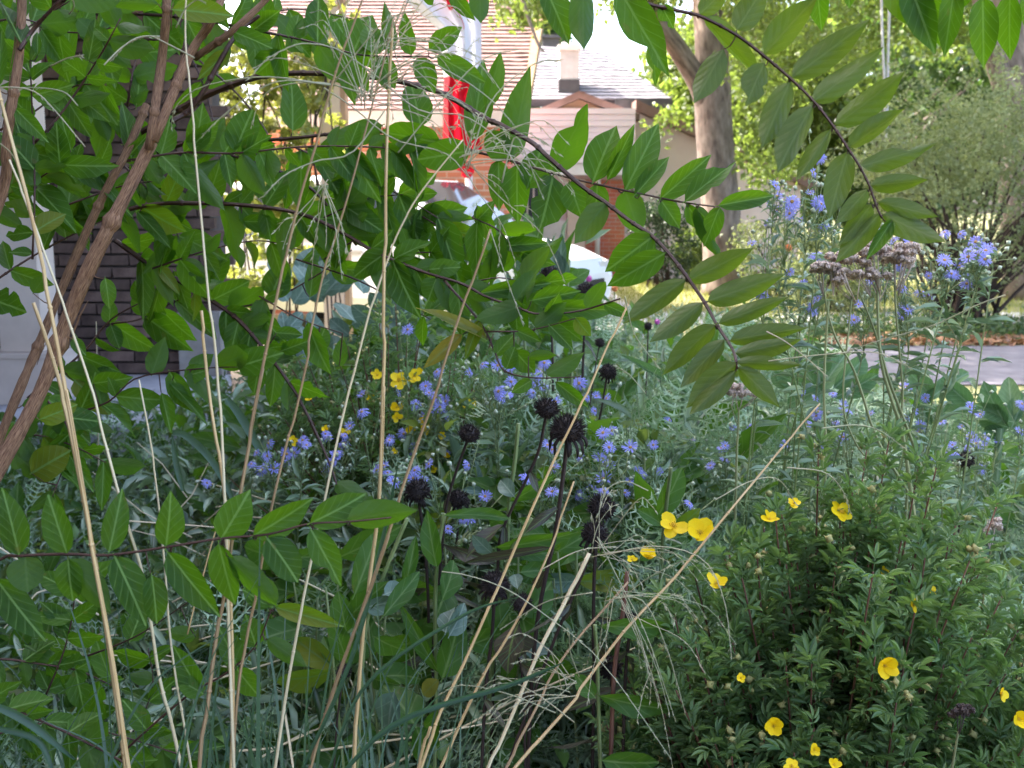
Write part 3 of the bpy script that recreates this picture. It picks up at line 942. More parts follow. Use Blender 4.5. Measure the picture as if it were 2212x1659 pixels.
# ------------------------------------------------------------------ flag
fl = thing('flag', 'red and white maple leaf flag hanging limp from a slanted pole', 'flag', W(1085, 0, 10.5))
mb = MB()
pA, pB = Vector((-1.66, 10.88, 3.15)), W(990, -425, 10.4)
mb.tube([pA, pB], .016, 8)
pole = mb.build('pole', 'white_paint', fl)
mb = MB()
kn = [pB + Vector((0, 0, z)) for z in (-.03, -.01, .02, .045, .05)]
mb.tube(kn, [.012, .03, .034, .02, .004], 10)
mb.build('finial', 'chrome', pole)
ML = np.array([(0, -1), (.08, -1), (.06, -.5), (.55, -.58), (.48, -.42), (.95, -.05), (.82, .02), (.92, .35), (.62, .28), (.55, .42), (.28, .12), (.4, .68), (.2, .6), (0, 1)])
ML = np.vstack([ML, ML[::-1] * [-1, 1]])


def in_poly(x, y, poly):
    c = False
    n = len(poly)
    j = n - 1
    for i in range(n):
        if (poly[i][1] > y) != (poly[j][1] > y) and x < (poly[j][0] - poly[i][0]) * (y - poly[i][1]) / (poly[j][1] - poly[i][1] + 1e-12) + poly[i][0]:
            c = not c
        j = i
    return c


na, nbb = 72, 110
top_l, top_r = W(1040, -300, 10.42), W(1150, -320, 10.4)
vs, us = [], []
for b_ in range(nbb + 1):
    t = b_ / nbb
    cxs = 1075 + 45 * t - 30 * math.exp(-((t - .45) / .12) ** 2)
    wid = 72 + 60 * math.exp(-((t - .48) / .16) ** 2) - 12 * t
    for a_ in range(na + 1):
        s = a_ / na
        fold = math.sin(s * 6.28 * 2.3 + 1.1 * t + .5) * .13 + .05 * math.sin(s * 22 + 4 * t)
        yy = -420 + t * 742
        xl_ = np.interp(yy, [-420, -60, 0, 62, 177, 327], [905, 850, 872, 945, 956, 953])
        xr_ = np.interp(yy, [-420, 0, 165, 205, 327], [1010, 1036, 1038, 1014, 1042])
        q = W(xl_ + (xr_ - xl_) * (s + .045 * math.sin(s * 14.4 + .4)), yy + 9 * math.sin(s * 5 + 1.2) * t + 26 * (s - .5) * t, 10.5)
        vs.append((q.x, 10.5 + fold, q.z))
        us.append((s, t))
fr_, fw_ = [], []
for b_ in range(nbb):
    for a_ in range(na):
        s, t = (a_ + .5) / na, (b_ + .5) / nbb
        q = (b_ * (na + 1) + a_, b_ * (na + 1) + a_ + 1, (b_ + 1) * (na + 1) + a_ + 1, (b_ + 1) * (na + 1) + a_)
        lx, ly = (s - .66) / .34, (t - .5) / .165
        red = t < .25 or t > .795 or in_poly(lx, -ly, ML)
        (fr_ if red else fw_).append(q)
mb = MB()
mb.add(np.array(vs), [np.array(fw_)], np.array(us), 0, 0, True)
mb.add(np.array(vs), [np.array(fr_)], np.array(us), 1, 0, True)
mb.build('cloth', ['flag_white', 'flag_red'], fl)

# red bunched garden flag on a short white post
gf = thing('garden_flag', 'small crumpled red pennant on top of a white post below the flag', 'pennant', W(1012, 640, 13.2))
mb = MB()
q = W(1013, 372, 13.2)
mb.tube([(q.x, q.y, 0), (q.x, q.y, q.z)], .045, 10)
mb.build('post', 'white_paint', gf)
vs, fs = [], []
for i in range(9):
    t = i / 8
    c = W(985 + 32 * t, 340 + 36 * t, 13.15)
    for j in range(7):
        s = j / 6 - .5
        vs.append((c.x + s * .16 * (1 - .5 * t) + .03 * math.sin(i * 1.7), c.y + .05 * math.sin(j * 2.1 + i), c.z + s * .12 + .02 * math.sin(j * 3)))
fs = [(i * 7 + j, i * 7 + j + 1, (i + 1) * 7 + j + 1, (i + 1) * 7 + j) for i in range(8) for j in range(6)]
mb = MB()
mb.add(np.array(vs), [np.array(fs)], None, 0, 0, True)
mb.build('cloth', 'flag_red', gf)

# ================================================================== TREES
LEAF2 = blade_tpl(oval, 2, 2, .3, .2, 0)
LEAF2 = (LEAF2[0] - [0, .5, 0], LEAF2[1], LEAF2[2])


def leafage(mb, centres, radii, per, size, spread_up=0.4, mi=0):
    """Leaf clumps: centres (k,3), radius per clump."""
    centres = np.asarray(centres, float)
    k = len(centres)
    radii = np.full(k, radii) if np.isscalar(radii) else np.asarray(radii)
    c = np.repeat(centres, per, 0)
    r = np.repeat(radii, per)
    p = c + rng.normal(0, 1, c.shape) * r[:, None] * [.5, .5, .38]
    nrm = unit(len(p)) + [0, 0, spread_up]
    y = np.cross(nrm, unit(len(p))) + [0, 0, -.25]
    s = size * rng.uniform(.65, 1.25, len(p))
    tone = np.repeat(rng.random(k), per) * .7 + rng.random(len(p)) * .3
    mb.scatter(LEAF2, frame_mats(p, y, nrm, s * .75, s, s), mi, tone)


def ellip(centre, rad, k, shell=.45):
    u = unit(k)
    rr = (shell + (1 - shell) * rng.random(k) ** .5)
    return np.array(centre) + u * rr[:, None] * np.array(rad)


def branchy(mb, start, end, r0, r1, wob=.12, sides=8, n=9):
    a, b = np.array(start, float), np.array(end, float)
    L = np.linalg.norm(b - a)
    mid = [(a + (b - a) * t + rng.normal(0, wob * L * .25, 3)) for t in (.33, .66)]
    pts = spline([a, *mid, b], n)
    mb.tube(pts, np.linspace(r0, r1, n), sides, vs=2.0)
    return pts


# maple with the forked grey trunk
mp = thing('maple_tree', 'tall maple with a forked grey trunk and sunlit yellow green leaves beside the pale house', 'tree', W(1565, 634, 18))
mb = MB()
tp = [W(1566, 640, 18), W(1562, 560, 18), W(1556, 440, 18), W(1546, 330, 18), W(1540, 230, 18), W(1540, 190, 18), W(1535, 80, 18), W(1524, -60, 18.2), W(1530, -260, 18.5)]
mb.tube(spline(tp, 26), np.interp(np.linspace(0, 1, 26), [0, .1, .3, .6, .8, 1], [.40, .33, .30, .29, .24, .14]), 14, vs=1.2)
mb.tube(spline([W(1540, 260, 18), W(1512, 185, 17.9), W(1470, 115, 17.7), W(1425, 50, 17.4), W(1360, -60, 16.8), W(1290, -170, 15.8)], 16), np.linspace(.20, .10, 16), 10, vs=1.2)
for (e_) in ((1.2, 13.2, 6.2), (-1.2, 12.4, 6.6), (2.6, 12.0, 6.8), (6, 16, 6.5), (5.5, 20, 7.5), (1.5, 15, 6.8), (3.2, 19, 9.5), (.8, 13.8, 5.6), (7.5, 18, 6)):
    branchy(mb, W(1530, -120, 18.3), e_, .1, .03)
mb.build('trunk', 'trunk', mp)
mb = MB()
cl = ellip((3.6, 17.2, 8.2), (6.0, 4.6, 3.4), 330)
cl = cl[cl[:, 2] > 5.2]
seen = []
for (x0, x1, y0, y1, dd0, dd1, n) in ((1565, 1730, 40, 360, 16.5, 21, 34), (1590, 1900, -30, 190, 15, 21, 46), (1400, 1470, 235, 300, 18.5, 19.5, 3), (1290, 1460, -80, 18, 15, 19, 18),
                                     (1440, 1620, -60, 90, 18.5, 21, 14), (1085, 1180, -110, 18, 12.5, 14, 12), (1095, 1170, 10, 62, 13, 13.6, 4), (1640, 1700, 360, 420, 18, 20, 4)):
    for _ in range(n):
        seen.append(tuple(P(rng.uniform(x0, x1), rng.uniform(y0, y1), rng.uniform(dd0, dd1))))
front = ellip((.4, 12.6, 6.6), (3.6, 2.4, 1.5), 150, .2)  # unseen leaf clumps added above the frame to shade the road
front = front[front[:, 2] > 5.1]
leafage(mb, np.vstack([cl, front]), .62, 60, .17)
leafage(mb, np.array(seen), .34, 70, .105)
mb.build('crown', 'tree_leaf', mp)
mb = MB()                                          # twig that carries the hanging leaves near the pink roof
mb.tube(spline([W(1060, -200, 14), W(1115, -40, 13.3), W(1160, 90, 13.0), W(1176, 112, 13)], 10), np.linspace(.035, .012, 10), 6)
mb.build('hanging_twig', 'trunk', mp)

# grey tree at the right edge
gt = thing('grey_trunk_tree', 'tree with a rough grey trunk at the right edge behind the big shrub', 'tree', W(2205, 660, 17))
mb = MB()
mb.tube(spline([W(2230, 660, 17), W(2215, 400, 17), W(2200, 200, 17), W(2180, 80, 17), W(2150, -150, 17.3)], 16), np.linspace(.42, .28, 16), 12, vs=1.2)
mb.tube(spline([W(2210, 230, 17), W(2170, 190, 16.8), W(2130, 40, 16.5), W(2080, -180, 16)], 10), np.linspace(.2, .1, 10), 10, vs=1.2)
mb.build('trunk', 'trunk', gt)
mb = MB()
cl = ellip((8.6, 18.5, 7.2), (4.2, 3.6, 3.2), 190)
leafage(mb, cl[cl[:, 2] > 4.2], .6, 60, .15)
seen = [tuple(P(rng.uniform(1880, 2260), rng.uniform(-40, 110), rng.uniform(17.5, 21))) for _ in range(40)]
leafage(mb, np.array(seen), .4, 60, .12)
mb.build('crown', 'tree_leaf', gt)

# trees beyond
far = [('broad tree with pale green crown just right of the maple trunk', 5.9, 27, 2.7, 6.0, 'tree_leaf'),
       ('dense dark green tree behind the hanging ropes', 9.2, 28, 3.6, 6.8, 'far_leaf'),
       ('wide dark tree at the far right behind the grey trunk', 15.5, 30, 4.2, 7.5, 'far_leaf'),
       ('tall blue green tree rising behind the chimney', 1.0, 46, 1.7, 10.0, 'far_leaf'),
       ('tall light tree beyond the pink shingle roof', -4.5, 36, 3.6, 9.5, 'tree_leaf'),
       ('distant shady tree between the maple and the ropes', 12.0, 44, 6.0, 9.5, 'far_leaf'),
       ('distant tree closing the view at the right end of the road', 25.0, 46, 6.5, 10, 'far_leaf')]
for (lab, x, y, rad, hgt, mat) in far:
    t = thing('broadleaf_tree', lab, 'tree', (x, y, 0), 'trees beyond the lawn')
    mb = MB()
    top = Vector((x + rng.normal(0, .3), y, hgt * .75))
    mb.tube(spline([(x, y, -.1), (x + rng.normal(0, .15), y, hgt * .3), top], 10), np.linspace(.26, .08, 10), 8, vs=1.2)
    for _ in range(6):
        a = rng.uniform(0, 6.28)
        branchy(mb, (x, y, hgt * rng.uniform(.25, .5)), (x + math.cos(a) * rad * .75, y + math.sin(a) * rad * .75, hgt * rng.uniform(.5, .85)), .09, .02, sides=6)
    mb.build('trunk', 'trunk', t)
    mb = MB()
    low = .12 if mat == 'far_leaf' and x > 3 else .35
    cz = hgt * (1 + low) / 2
    cl = ellip((x, y, cz), (rad, rad, hgt * (1 - low) / 2), int(150 + rad * 22), .5)
    leafage(mb, cl, .16 * rad + .1, 64, .16 + y * .0016)
    mb.build('crown', mat, t)

# ------------------------------------------------------------------ big shrub by the road
def stems_fan(mb, base, tips, r0, r1, n=8):
    for tpp in tips:
        b0 = np.array(base) + rng.normal(0, .14, 3) * [1, .6, 0]
        tpp = np.array(tpp)
        m_ = b0 * .45 + tpp * .55 + [0, 0, .25]
        mb.tube(spline([b0, (b0 * .8 + m_ * .2) + [0, 0, .1], m_, tpp], n), np.linspace(r0, r1, n), 5)


bs = thing('road_shrub', 'big airy grey green shrub with dark fanning stems by the road edge', 'shrub', W(2090, 712, 12.5))
base = W(2085, 712, 12.5)
mb = MB()
tips = ellip((base.x + .3, 12.6, 1.5), (1.5, 1.1, .9), 70, .6)
stems_fan(mb, base, tips[tips[:, 2] > .9], .03, .008)
mb.build('stem', 'bush_stem', bs)
mb = MB()
cl = ellip((base.x + .35, 12.6, 1.62), (1.75, 1.3, 1.05), 250, .35)
cl = cl[cl[:, 2] > .62]
top = [tuple(P(rng.uniform(1890, 2260), rng.uniform(200, 420), rng.uniform(11.8, 13.2))) for _ in range(90)]
leafage(mb, cl, .22, 50, .046)
leafage(mb, np.array(top), .17, 66, .046)
for _ in range(46):                                # loose sprays that break the outline
    u_ = unit(1)[0]
    u_[2] = abs(u_[2]) * .9 + .15
    c0_ = np.array([base.x + .35, 12.6, 1.5])
    tip_ = c0_ + u_ * np.array([2.05, 1.5, 1.45]) * rng.uniform(.85, 1.12)
    leafage(mb, np.array([c0_ * (1 - q_) + tip_ * q_ for q_ in (.62, .74, .86, .95, 1.02)]), np.array([.16, .14, .11, .08, .05]), 26, .042)
mb.build('foliage', 'bush_leaf', bs)
# two small shrubs by the pale house
for (lab, sx, sy, Y, rad, h, mat) in (('dark round evergreen shrub against the red brick panel', 1430, 600, 19.5, .62, 1.5, 'dark_shrub'),
                                      ('bright yellow green bush left of the maple trunk', 1505, 610, 20.5, .5, 1.1, 'tree_leaf'),
                                      ('loose olive shrub on the lawn right of the maple trunk', 1690, 600, 17, .9, 1.2, 'bush_leaf'),
                                      ('low leafy shrub below the sunny road verge', 1800, 660, 14.8, .8, .75, 'bush_leaf')):
    b0 = W(sx, sy, Y)
    t = thing('garden_shrub', lab, 'shrub', (b0.x, Y, 0), 'shrubs on the far lawn')
    mb = MB()
    cl = ellip((b0.x, Y, h * .55), (rad, rad, h * .5), 70, .4)
    leafage(mb, cl, .16, 60, .06)
    mb.build('foliage', mat, t)
    mb = MB()
    stems_fan(mb, (b0.x, Y, 0), cl[:14], .018, .006)
    mb.build('stem', 'bush_stem', t)

# climbing vine on the porch
vn = thing('climbing_vine', 'yellow green vine climbing beside the porch post', 'vine', W(600, 700, 9.6))
mb = MB()
vp = [tuple(W(rng.uniform(470, 715), rng.uniform(95, 330), rng.uniform(9.2, 10.2))) for _ in range(90)]
vp += [tuple(W(rng.uniform(690, 760), rng.uniform(0, 330), rng.uniform(10.55, 10.72))) for _ in range(8)]
vp += [tuple(W(rng.uniform(470, 700), rng.uniform(330, 640), rng.uniform(9.2, 10.2))) for _ in range(50)]
leafage(mb, np.array(vp), .10, 22, .085, -.2)
mb.build('foliage', 'vine_leaf', vn)
mb = MB()
for _ in range(16):
    x0 = rng.uniform(480, 740)
    mb.tube(spline([W(x0 + rng.normal(0, 30), 760, 9.7), W(x0, 480, 9.7), W(x0 + rng.normal(0, 25), 300, 9.7), W(x0 + rng.normal(0, 40), 90, 9.7)], 9), .008, 5)
mb.build('stem', 'bush_stem', vn)

# thin pale ropes hanging at the right
rp = MB()
for _x in (2146,):
    rp.tube(spline([P(1900, -260, 15), P(1905, 60, 15), P(1911, 180, 15), P(1914, 325, 15)], 8), .018, 6)
rp.tube(spline([P(1928, -260, 15), P(1920, 60, 15), P(1917, 180, 15), P(1915, 325, 15)], 8), .018, 6)
rp.tube([P(1914.5, 315, 15), P(1914.5, 360, 15)], .02, 6)
o = rp.build('rope', 'rope')
o['label'] = 'two thin pale ropes meeting at a knot, hanging in front of the dark trees'
o['category'] = 'rope'

# ================================================================== ARCHING SHRUB
def z1(x, y): return (x * .3414, y * .3414)
def z2(x, y): return (708 + x * .3414, y * .3414)
def z3(x, y): return (1460 + x * .3414, y * .3414)
def z4(x, y): return (x * .3414, 531 + y * .3414)
def z5(x, y): return (708 + x * .3414, 531 + y * .3414)
def z6(x, y): return (1460 + x * .3414, 531 + y * .3414)
def z7(x, y): return (x * .3414, 1093 + y * .3414)
def z8(x, y): return (708 + x * .3414, 1093 + y * .3414)
def z9(x, y): return (1460 + x * .3414, 1093 + y * .3414)


shrub = thing('arching_shrub', 'tall shrub with peeling brown stems and long leafy arching branches in front of the house', 'shrub', (-1.25, 1.9, 0))

# (points, depth at start, depth at end, radius px at start, at end, material, leafy filler)
BR = [
    ([(-180, 1335), (0, 1005), (85, 850), (145, 692), (203, 556), (262, 440), (328, 307)], 1.36, 1.40, 17, 13.5, 'bark', 0),
    ([(322, 322), (341, 190), (357, 60), (362, -40)], 1.40, 1.38, 10, 9, 'bark', 0),
    ([(332, 305), (410, 119), (454, 51), (490, -30)], 1.40, 1.45, 10.5, 8, 'bark', 0),
    ([(420, 125), (505, 65), (580, -6), (610, -40)], 1.43, 1.40, 8, 5, 'bark', 0),
    ([(372, 262), (423, 222), (505, 82), (560, 34)], 1.42, 1.46, 6.5, 4, 'twig', 0),
    ([(-160, 1330), (0, 944), (58, 804), (94, 720), (164, 551), (228, 413), (280, 316), (316, 226)], 1.46, 1.5, 10.5, 8, 'bark', 0),
    ([(-150, 800), (0, 427), (14, 307), (43, 102), (48, -40)], 1.36, 1.34, 12, 9, 'bark', 0),
    ([(42, 108), (75, 60), (130, 0), (160, -40)], 1.34, 1.32, 5, 3, 'twig', 1),
    ([(60, 420), (137, 372), (273, 348), (389, 330), (505, 331), (640, 318), (751, 316), (872, 322), (905, 332)], 1.5, 1.5, 3.6, 1.4, 'twig', 1),
    ([(300, 290), (420, 218), (529, 174), (597, 160), (700, 159), (840, 172), (940, 196), (981, 215), (1049, 256), (1084, 271), (1148, 307), (1186, 341), (1258, 403), (1312, 440), (1357, 475), (1411, 512), (1459, 565), (1518, 647), (1549, 702), (1580, 750), (1592, 784)], 1.62, 1.12, 7.5, 3.2, 'twig', 0),
    ([(340, 330), (433, 302), (560, 302), (640, 298), (760, 285), (860, 288), (940, 300), (1015, 324), (1094, 345), (1193, 374), (1271, 394), (1459, 434), (1542, 446)], 1.75, 1.25, 5, 1.8, 'twig', 0),
    ([(150, 490), (314, 444), (427, 439), (512, 442), (614, 454), (683, 474), (751, 509), (804, 541), (851, 562), (920, 589), (998, 613), (1049, 640), (1118, 664), (1162, 678), (1250, 672), (1340, 645)], 1.7, 1.4, 5.5, 2, 'twig', 1),
    ([(960, 606), (978, 627), (1015, 668), (1049, 715), (1070, 763), (1090, 801), (1152, 816), (1254, 814)], 1.5, 1.4, 3.2, 1.4, 'twig', 0),
    ([(1045, 716), (1100, 716), (1152, 712), (1254, 685)], 1.46, 1.4, 2.2, 1.2, 'twig', 0),
    ([(500, 335), (601, 369), (676, 410), (731, 475), (770, 530)], 1.7, 1.68, 4, 2.5, 'twig', 1),
    ([(250, 520), (328, 575), (410, 620), (485, 668), (526, 702), (577, 763), (632, 838), (666, 900), (708, 992), (737, 1074)], 1.8, 1.7, 6, 2, 'twig', 1),
    ([(485, 669), (587, 647), (693, 589), (760, 540)], 1.78, 1.8, 2.6, 1.2, 'twig', 1),
    ([(300, 30), (420, 40), (550, 65), (666, 89), (752, 113), (810, 121), (926, 121)], 1.5, 1.42, 4, 1.5, 'twig', 1),
    ([(1320, -60), (1380, 0), (1460, 22), (1515, 36), (1590, 75), (1648, 119), (1709, 171), (1757, 218), (1798, 270), (1832, 321), (1856, 358), (1877, 399), (1894, 447), (1904, 468)], 1.12, 1.02, 4.6, 2.2, 'twig', 0),
    ([(860, -60), (1050, -40), (1200, -50), (1320, -60)], 1.3, 1.12, 6, 4.6, 'twig', 0),
    ([(1320, -60), (1600, -75), (1850, -45), (2050, -35), (2250, -60)], 1.12, 1.0, 4.2, 2.6, 'twig', 0),
    ([(230, 700), (300, 690), (370, 655), (440, 625)], 1.85, 1.85, 2.4, 1.2, 'twig', 1),
    ([(120, 905), (230, 870), (300, 815), (450, 795), (540, 793)], 1.75, 1.7, 2.6, 1.2, 'twig', 1),
    ([(-40, 450), (60, 400), (130, 355)], 1.5, 1.45, 3.2, 1.6, 'twig', 1),
    ([(70, 560), (75, 400), (70, 250), (65, 130)], 1.42, 1.42, 2.4, 1.5, 'twig', 1),
    ([(-60, 640), (60, 560), (170, 500), (240, 470)], 1.6, 1.7, 3, 1.5, 'twig', 1),
    ([(90, 850), (150, 930), (140, 1000), (110, 1080)], 1.6, 1.55, 2.6, 1.3, 'twig', 1),
    ([(60, 860), (180, 760), (240, 690), (330, 640)], 1.8, 1.85, 3, 1.4, 'twig', 1),
    ([(20, 360), (120, 260), (210, 130), (260, 40)], 1.46, 1.4, 3.2, 1.4, 'twig', 1),
    ([(275, 230), (290, 140), (310, 60), (300, -30)], 1.7, 1.75, 2.8, 1.4, 'twig', 1),
    ([(640, 320), (780, 380), (880, 430), (960, 480)], 1.62, 1.6, 2.6, 1.2, 'twig', 1),
    ([(560, 640), (650, 690), (740, 720)], 1.75, 1.75, 2, 1.1, 'twig', 1),
    ([(330, 580), (450, 540), (560, 520), (650, 540)], 1.72, 1.75, 2.4, 1.2, 'twig', 1),
    ([(-50, 980), (60, 940), (150, 960), (230, 1000)], 1.6, 1.55, 2.6, 1.2, 'twig', 1),
    ([(-60, 150), (60, 60), (170, -10)], 1.6, 1.6, 2.6, 1.2, 'twig', 1),
    ([(430, 130), (500, 190), (560, 260), (600, 330)], 1.78, 1.78, 2.4, 1.2, 'twig', 1),
    ([(520, 40), (640, 20), (760, 40)], 1.62, 1.62, 2.2, 1.2, 'twig', 1),
    ([(640, 560), (760, 600), (840, 640), (930, 690)], 1.7, 1.66, 2.2, 1.1, 'twig', 1),
    ([(700, 470), (790, 430), (870, 420)], 1.6, 1.6, 2, 1, 'twig', 1),
    ([(830, 560), (920, 545), (1010, 560), (1100, 590)], 1.6, 1.6, 2, 1, 'twig', 1),
    ([(1000, 615), (1080, 600), (1160, 620), (1230, 650)], 1.5, 1.5, 2, 1, 'twig', 1),
    ([(900, 460), (960, 500), (1000, 560)], 1.6, 1.6, 2, 1, 'twig', 1),
    ([(1020, 470), (1080, 500), (1120, 560), (1170, 590)], 1.55, 1.55, 2, 1, 'twig', 1),
    ([(700, 560), (800, 500), (880, 480), (980, 470)], 1.65, 1.65, 2, 1, 'twig', 1),
    ([(140, 120), (200, 200), (260, 300), (300, 400)], 1.75, 1.75, 2.4, 1.2, 'twig', 1),
    ([(270, 360), (330, 420), (380, 500), (400, 560)], 1.75, 1.75, 2.4, 1.2, 'twig', 1),
    ([(380, 60), (430, 160), (460, 260), (480, 380)], 1.8, 1.8, 2.4, 1.2, 'twig', 1),
    ([(-60, 60), (40, 40), (150, 70), (250, 60)], 1.55, 1.55, 2.6, 1.2, 'twig', 1),
    ([(-40, 300), (60, 250), (150, 190), (230, 180)], 1.62, 1.62, 2.6, 1.2, 'twig', 1),
    ([(100, 460), (180, 430), (270, 400), (350, 390)], 1.65, 1.65, 2.6, 1.2, 'twig', 1),
]
branches = []           # (object, S points dense, depths dense, filler?)
for (pts, d0, d1, r0, r1, mat, fill) in BR:
    n = max(10, 4 * len(pts))
    sp = spline([Vector((x, y, 0)) for x, y in pts], n)
    dd = np.linspace(d0, d1, n) + 0.012 * np.sin(np.linspace(0, 9, n) + r0)
    w = [P(sp[i][0], sp[i][1], dd[i]) for i in range(n)]
    rad = np.linspace(r0, r1, n) * dd / FPX
    rad = rad * (1 + .06 * rng.normal(size=n))
    mb = MB()
    mb.tube(w, rad, 12 if mat == 'bark' else 6, vs=9.0)
    for i in range(3, n - 1, 4 if mat == 'twig' else 9):     # nodes
        mb.tube([w[i] - (w[i + 1] - w[i]).normalized() * rad[i] * 1.4, w[i], w[i] + (w[i + 1] - w[i]).normalized() * rad[i] * 1.4], [rad[i] * .9, rad[i] * 1.35, rad[i] * .9], 6)
    if mat == 'bark':                                    # loose strips of bark
        for _ in range(7):
            i = rng.integers(1, n - 4)
            a = unit(1)[0] * rad[i] * 1.05
            seg = [np.array(w[i + k]) + a * (1 + .25 * abs(k - 1.5)) for k in range(4)]
            mb.tube(seg, [rad[i] * .05, rad[i] * .16, rad[i] * .14, rad[i] * .04], 4)
    branches.append([None, sp, dd, fill, mb, mat, r0])

# explicit leaves: (region, base, tip, width in zoom units, template or None, material key, flip)
L_, O_, Y_ = 'shrub_leaf', 'shrub_leaf_olive', 'shrub_leaf_yellow'
EX = []


def ex(zf, rows, mat, dz=0.0):
    for r in rows:
        (x0, y0, x1, y1, w) = r[:5]
        var = r[5] if len(r) > 5 else None
        m_ = r[6] if len(r) > 6 else mat
        EX.append((zf(x0, y0), zf(x1, y1), w * .3414, var, m_, dz))


ex(z3, [(175, 110, 560, 515, 165, 2), (385, 190, 570, -100, 200, 0), (150, 90, 330, -80, 150, 0), (560, 345, 880, -30, 205, 0), (300, 310, 110, 675, 190, 0), (560, 400, 430, 680, 190, 4),
        (735, 490, 1215, 145, 205, 0), (725, 510, 525, 960, 185, 0), (870, 640, 1275, 345, 185, 1), (865, 665, 605, 1112, 195, 0), (1010, 790, 1460, 470, 190, 0), (985, 815, 760, 1140, 120, 2),
        (1095, 930, 1445, 685, 160, 2), (1085, 960, 960, 1385, 205, 1), (1170, 1050, 1615, 935, 145, 3), (1235, 1172, 1590, 1140, 135, 2), (1215, 1195, 1015, 1430, 120, 1), (1240, 1290, 1035, 1560, 140, 0),
        (1290, 1350, 1010, 1665, 165, 0), (1280, 1280, 1650, 1365, 125, 1), (1310, 1355, 1690, 1550, 190, 1), (1370, 1390, 1210, 1640, 95, 2, L_), (890, -120, 918, 195, 150, 0, L_)], O_)
ex(z3, [(1470, -130, 1630, 320, 225, 0), (1560, -120, 1655, 310, 190, 1), (1765, -100, 1700, 355, 165, 0), (1940, -20, 1952, 425, 200, 0), (2115, -40, 2100, 380, 180, 0), (1095, -110, 1100, 50, 90, 0), (1330, -100, 1570, 180, 190, 0),
        (2240, -60, 2210, 160, 120, 0), (1850, -130, 1790, 60, 150, 0)], L_)
ex(z2, [(1370, -90, 1540, 265, 200, 0), (1620, -110, 1605, 352, 185, 0), (1850, -60, 2142, 448, 250, 3), (2050, 240, 2082, 540, 110, 3), (2110, 30, 2185, 180, 120, 3), (965, -90, 960, 158, 145, 0), (770, -60, 925, 128, 110, 0), (600, -70, 675, 36, 90, 0)], L_)
ex(z2, [(160, 335, 275, 75, 230, 0), (530, 350, 465, 72, 130, 1), (640, 320, 850, 168, 140, 2), (385, 340, 365, 20, 100, 2), (310, 350, 250, 130, 170, 1), (150, 340, 255, 590, 120, 0), (320, 358, 430, 560, 150, 0), (565, 368, 680, 590, 150, 2), (690, 350, 1000, 530, 150, 1),
        (590, 800, 530, 505, 205, 5), (905, 895, 1005, 355, 200, 0), (1000, 680, 1098, 330, 120, 2), (1170, 1010, 1250, 440, 205, 0), (1415, 1090, 1665, 668, 225, 3), (1680, 1150, 1815, 772, 230, 0), (1770, 1140, 1945, 780, 120, 2), (1880, 1205, 2112, 760, 215, 0), (1940, 1240, 2170, 975, 130, 0),
        (2100, 1262, 2440, 975, 165, 0), (2260, 1275, 2585, 1005, 150, 4), (2470, 1300, 2850, 1230, 135, 0), (1150, 1005, 1000, 830, 190, 5), (1260, 1190, 1370, 930, 210, 1), (1080, 1010, 1085, 1330, 160, 0), (1200, 1040, 1188, 1410, 210, 0), (1425, 1110, 1345, 1500, 250, 4), (1530, 1150, 1600, 1370, 190, 1), (1705, 1160, 1695, 1410, 165, 0), (1880, 1200, 1975, 1490, 210, 0),
        (1765, 1280, 1545, 1550, 190, 1), (2065, 1490, 1760, 1720, 230, 0), (2110, 1270, 2230, 1440, 140, 0), (2270, 1290, 2480, 1600, 120, 4), (2480, 1310, 2380, 1560, 140, 3), (2330, 1300, 2480, 1640, 140, 3), (345, 790, 15, 905, 165, 5), (720, 905, 300, 830, 220, 1), (900, 955, 560, 1010, 220, 5), (120, 935, 335, 1165, 120, 2), (350, 900, 575, 1190, 160, 0), (205, 1100, 10, 1250, 180, 5), (545, 1360, 945, 1385, 75, 2),
        (145, 1430, 590, 1440, 190, 5), (400, 1440, 620, 1385, 150, 0), (945, 1300, 1060, 1565, 125, 0), (720, 1460, 960, 1665, 125, 1), (1090, 1560, 1400, 1530, 110, 0), (1220, 1665, 1395, 1540, 110, 0)], L_)
ex(z5, [(375, 40, 150, 190, 160, 5), (420, 95, 620, 150, 120, 0), (640, 150, 835, 130, 130, 5), (690, 205, 630, 345, 170, 5), (850, 245, 1090, 330, 150, 0), (1230, 215, 1400, -5, 140, 0), (960, 300, 1430, 235, 125, 0), (1290, 345, 1610, 285, 145, 0), (1370, 390, 1870, 415, 150, 0), (1310, 515, 1515, 365, 140, 0), (1570, 455, 1655, 575, 110, 1), (1235, 375, 945, 480, 150, 5), (1190, 345, 1190, 545, 135, 5),
        (1060, 695, 1180, 550, 110, 0), (1190, 535, 1350, 605, 90, 2), (1400, 500, 1560, 655, 110, 0), (1180, 660, 1310, 815, 145, 1), (1270, 700, 1450, 690, 85, 2), (1385, 815, 1625, 690, 125, 0), (1440, 860, 1655, 1030, 105, 0), (1290, 850, 1165, 930, 95, 0), (1130, 780, 1180, 640, 110, 5), (1000, 585, 565, 385, 105, 2, Y_), (850, 560, 600, 775, 110, 0, Y_), (960, 470, 870, 720, 90, 2), (2135, 45, 1765, 260, 200, 0)], L_)
ex(z6, [(75, 220, 490, 18, 170, 0), (60, 215, -340, 490, 165, 0), (200, 350, 672, 188, 180, 0), (170, 355, -170, 625, 155, 0), (270, 490, 705, 325, 130, 0), (340, 600, 805, 510, 140, 0), (250, 500, -90, 805, 165, 0), (375, 680, 785, 600, 130, 2), (310, 590, 5, 910, 150, 1), (385, 735, 795, 750, 105, 3), (385, 740, 60, 1015, 190, 0), (375, 790, 85, 1070, 150, 2), (395, 770, 655, 1000, 135, 1)], O_)
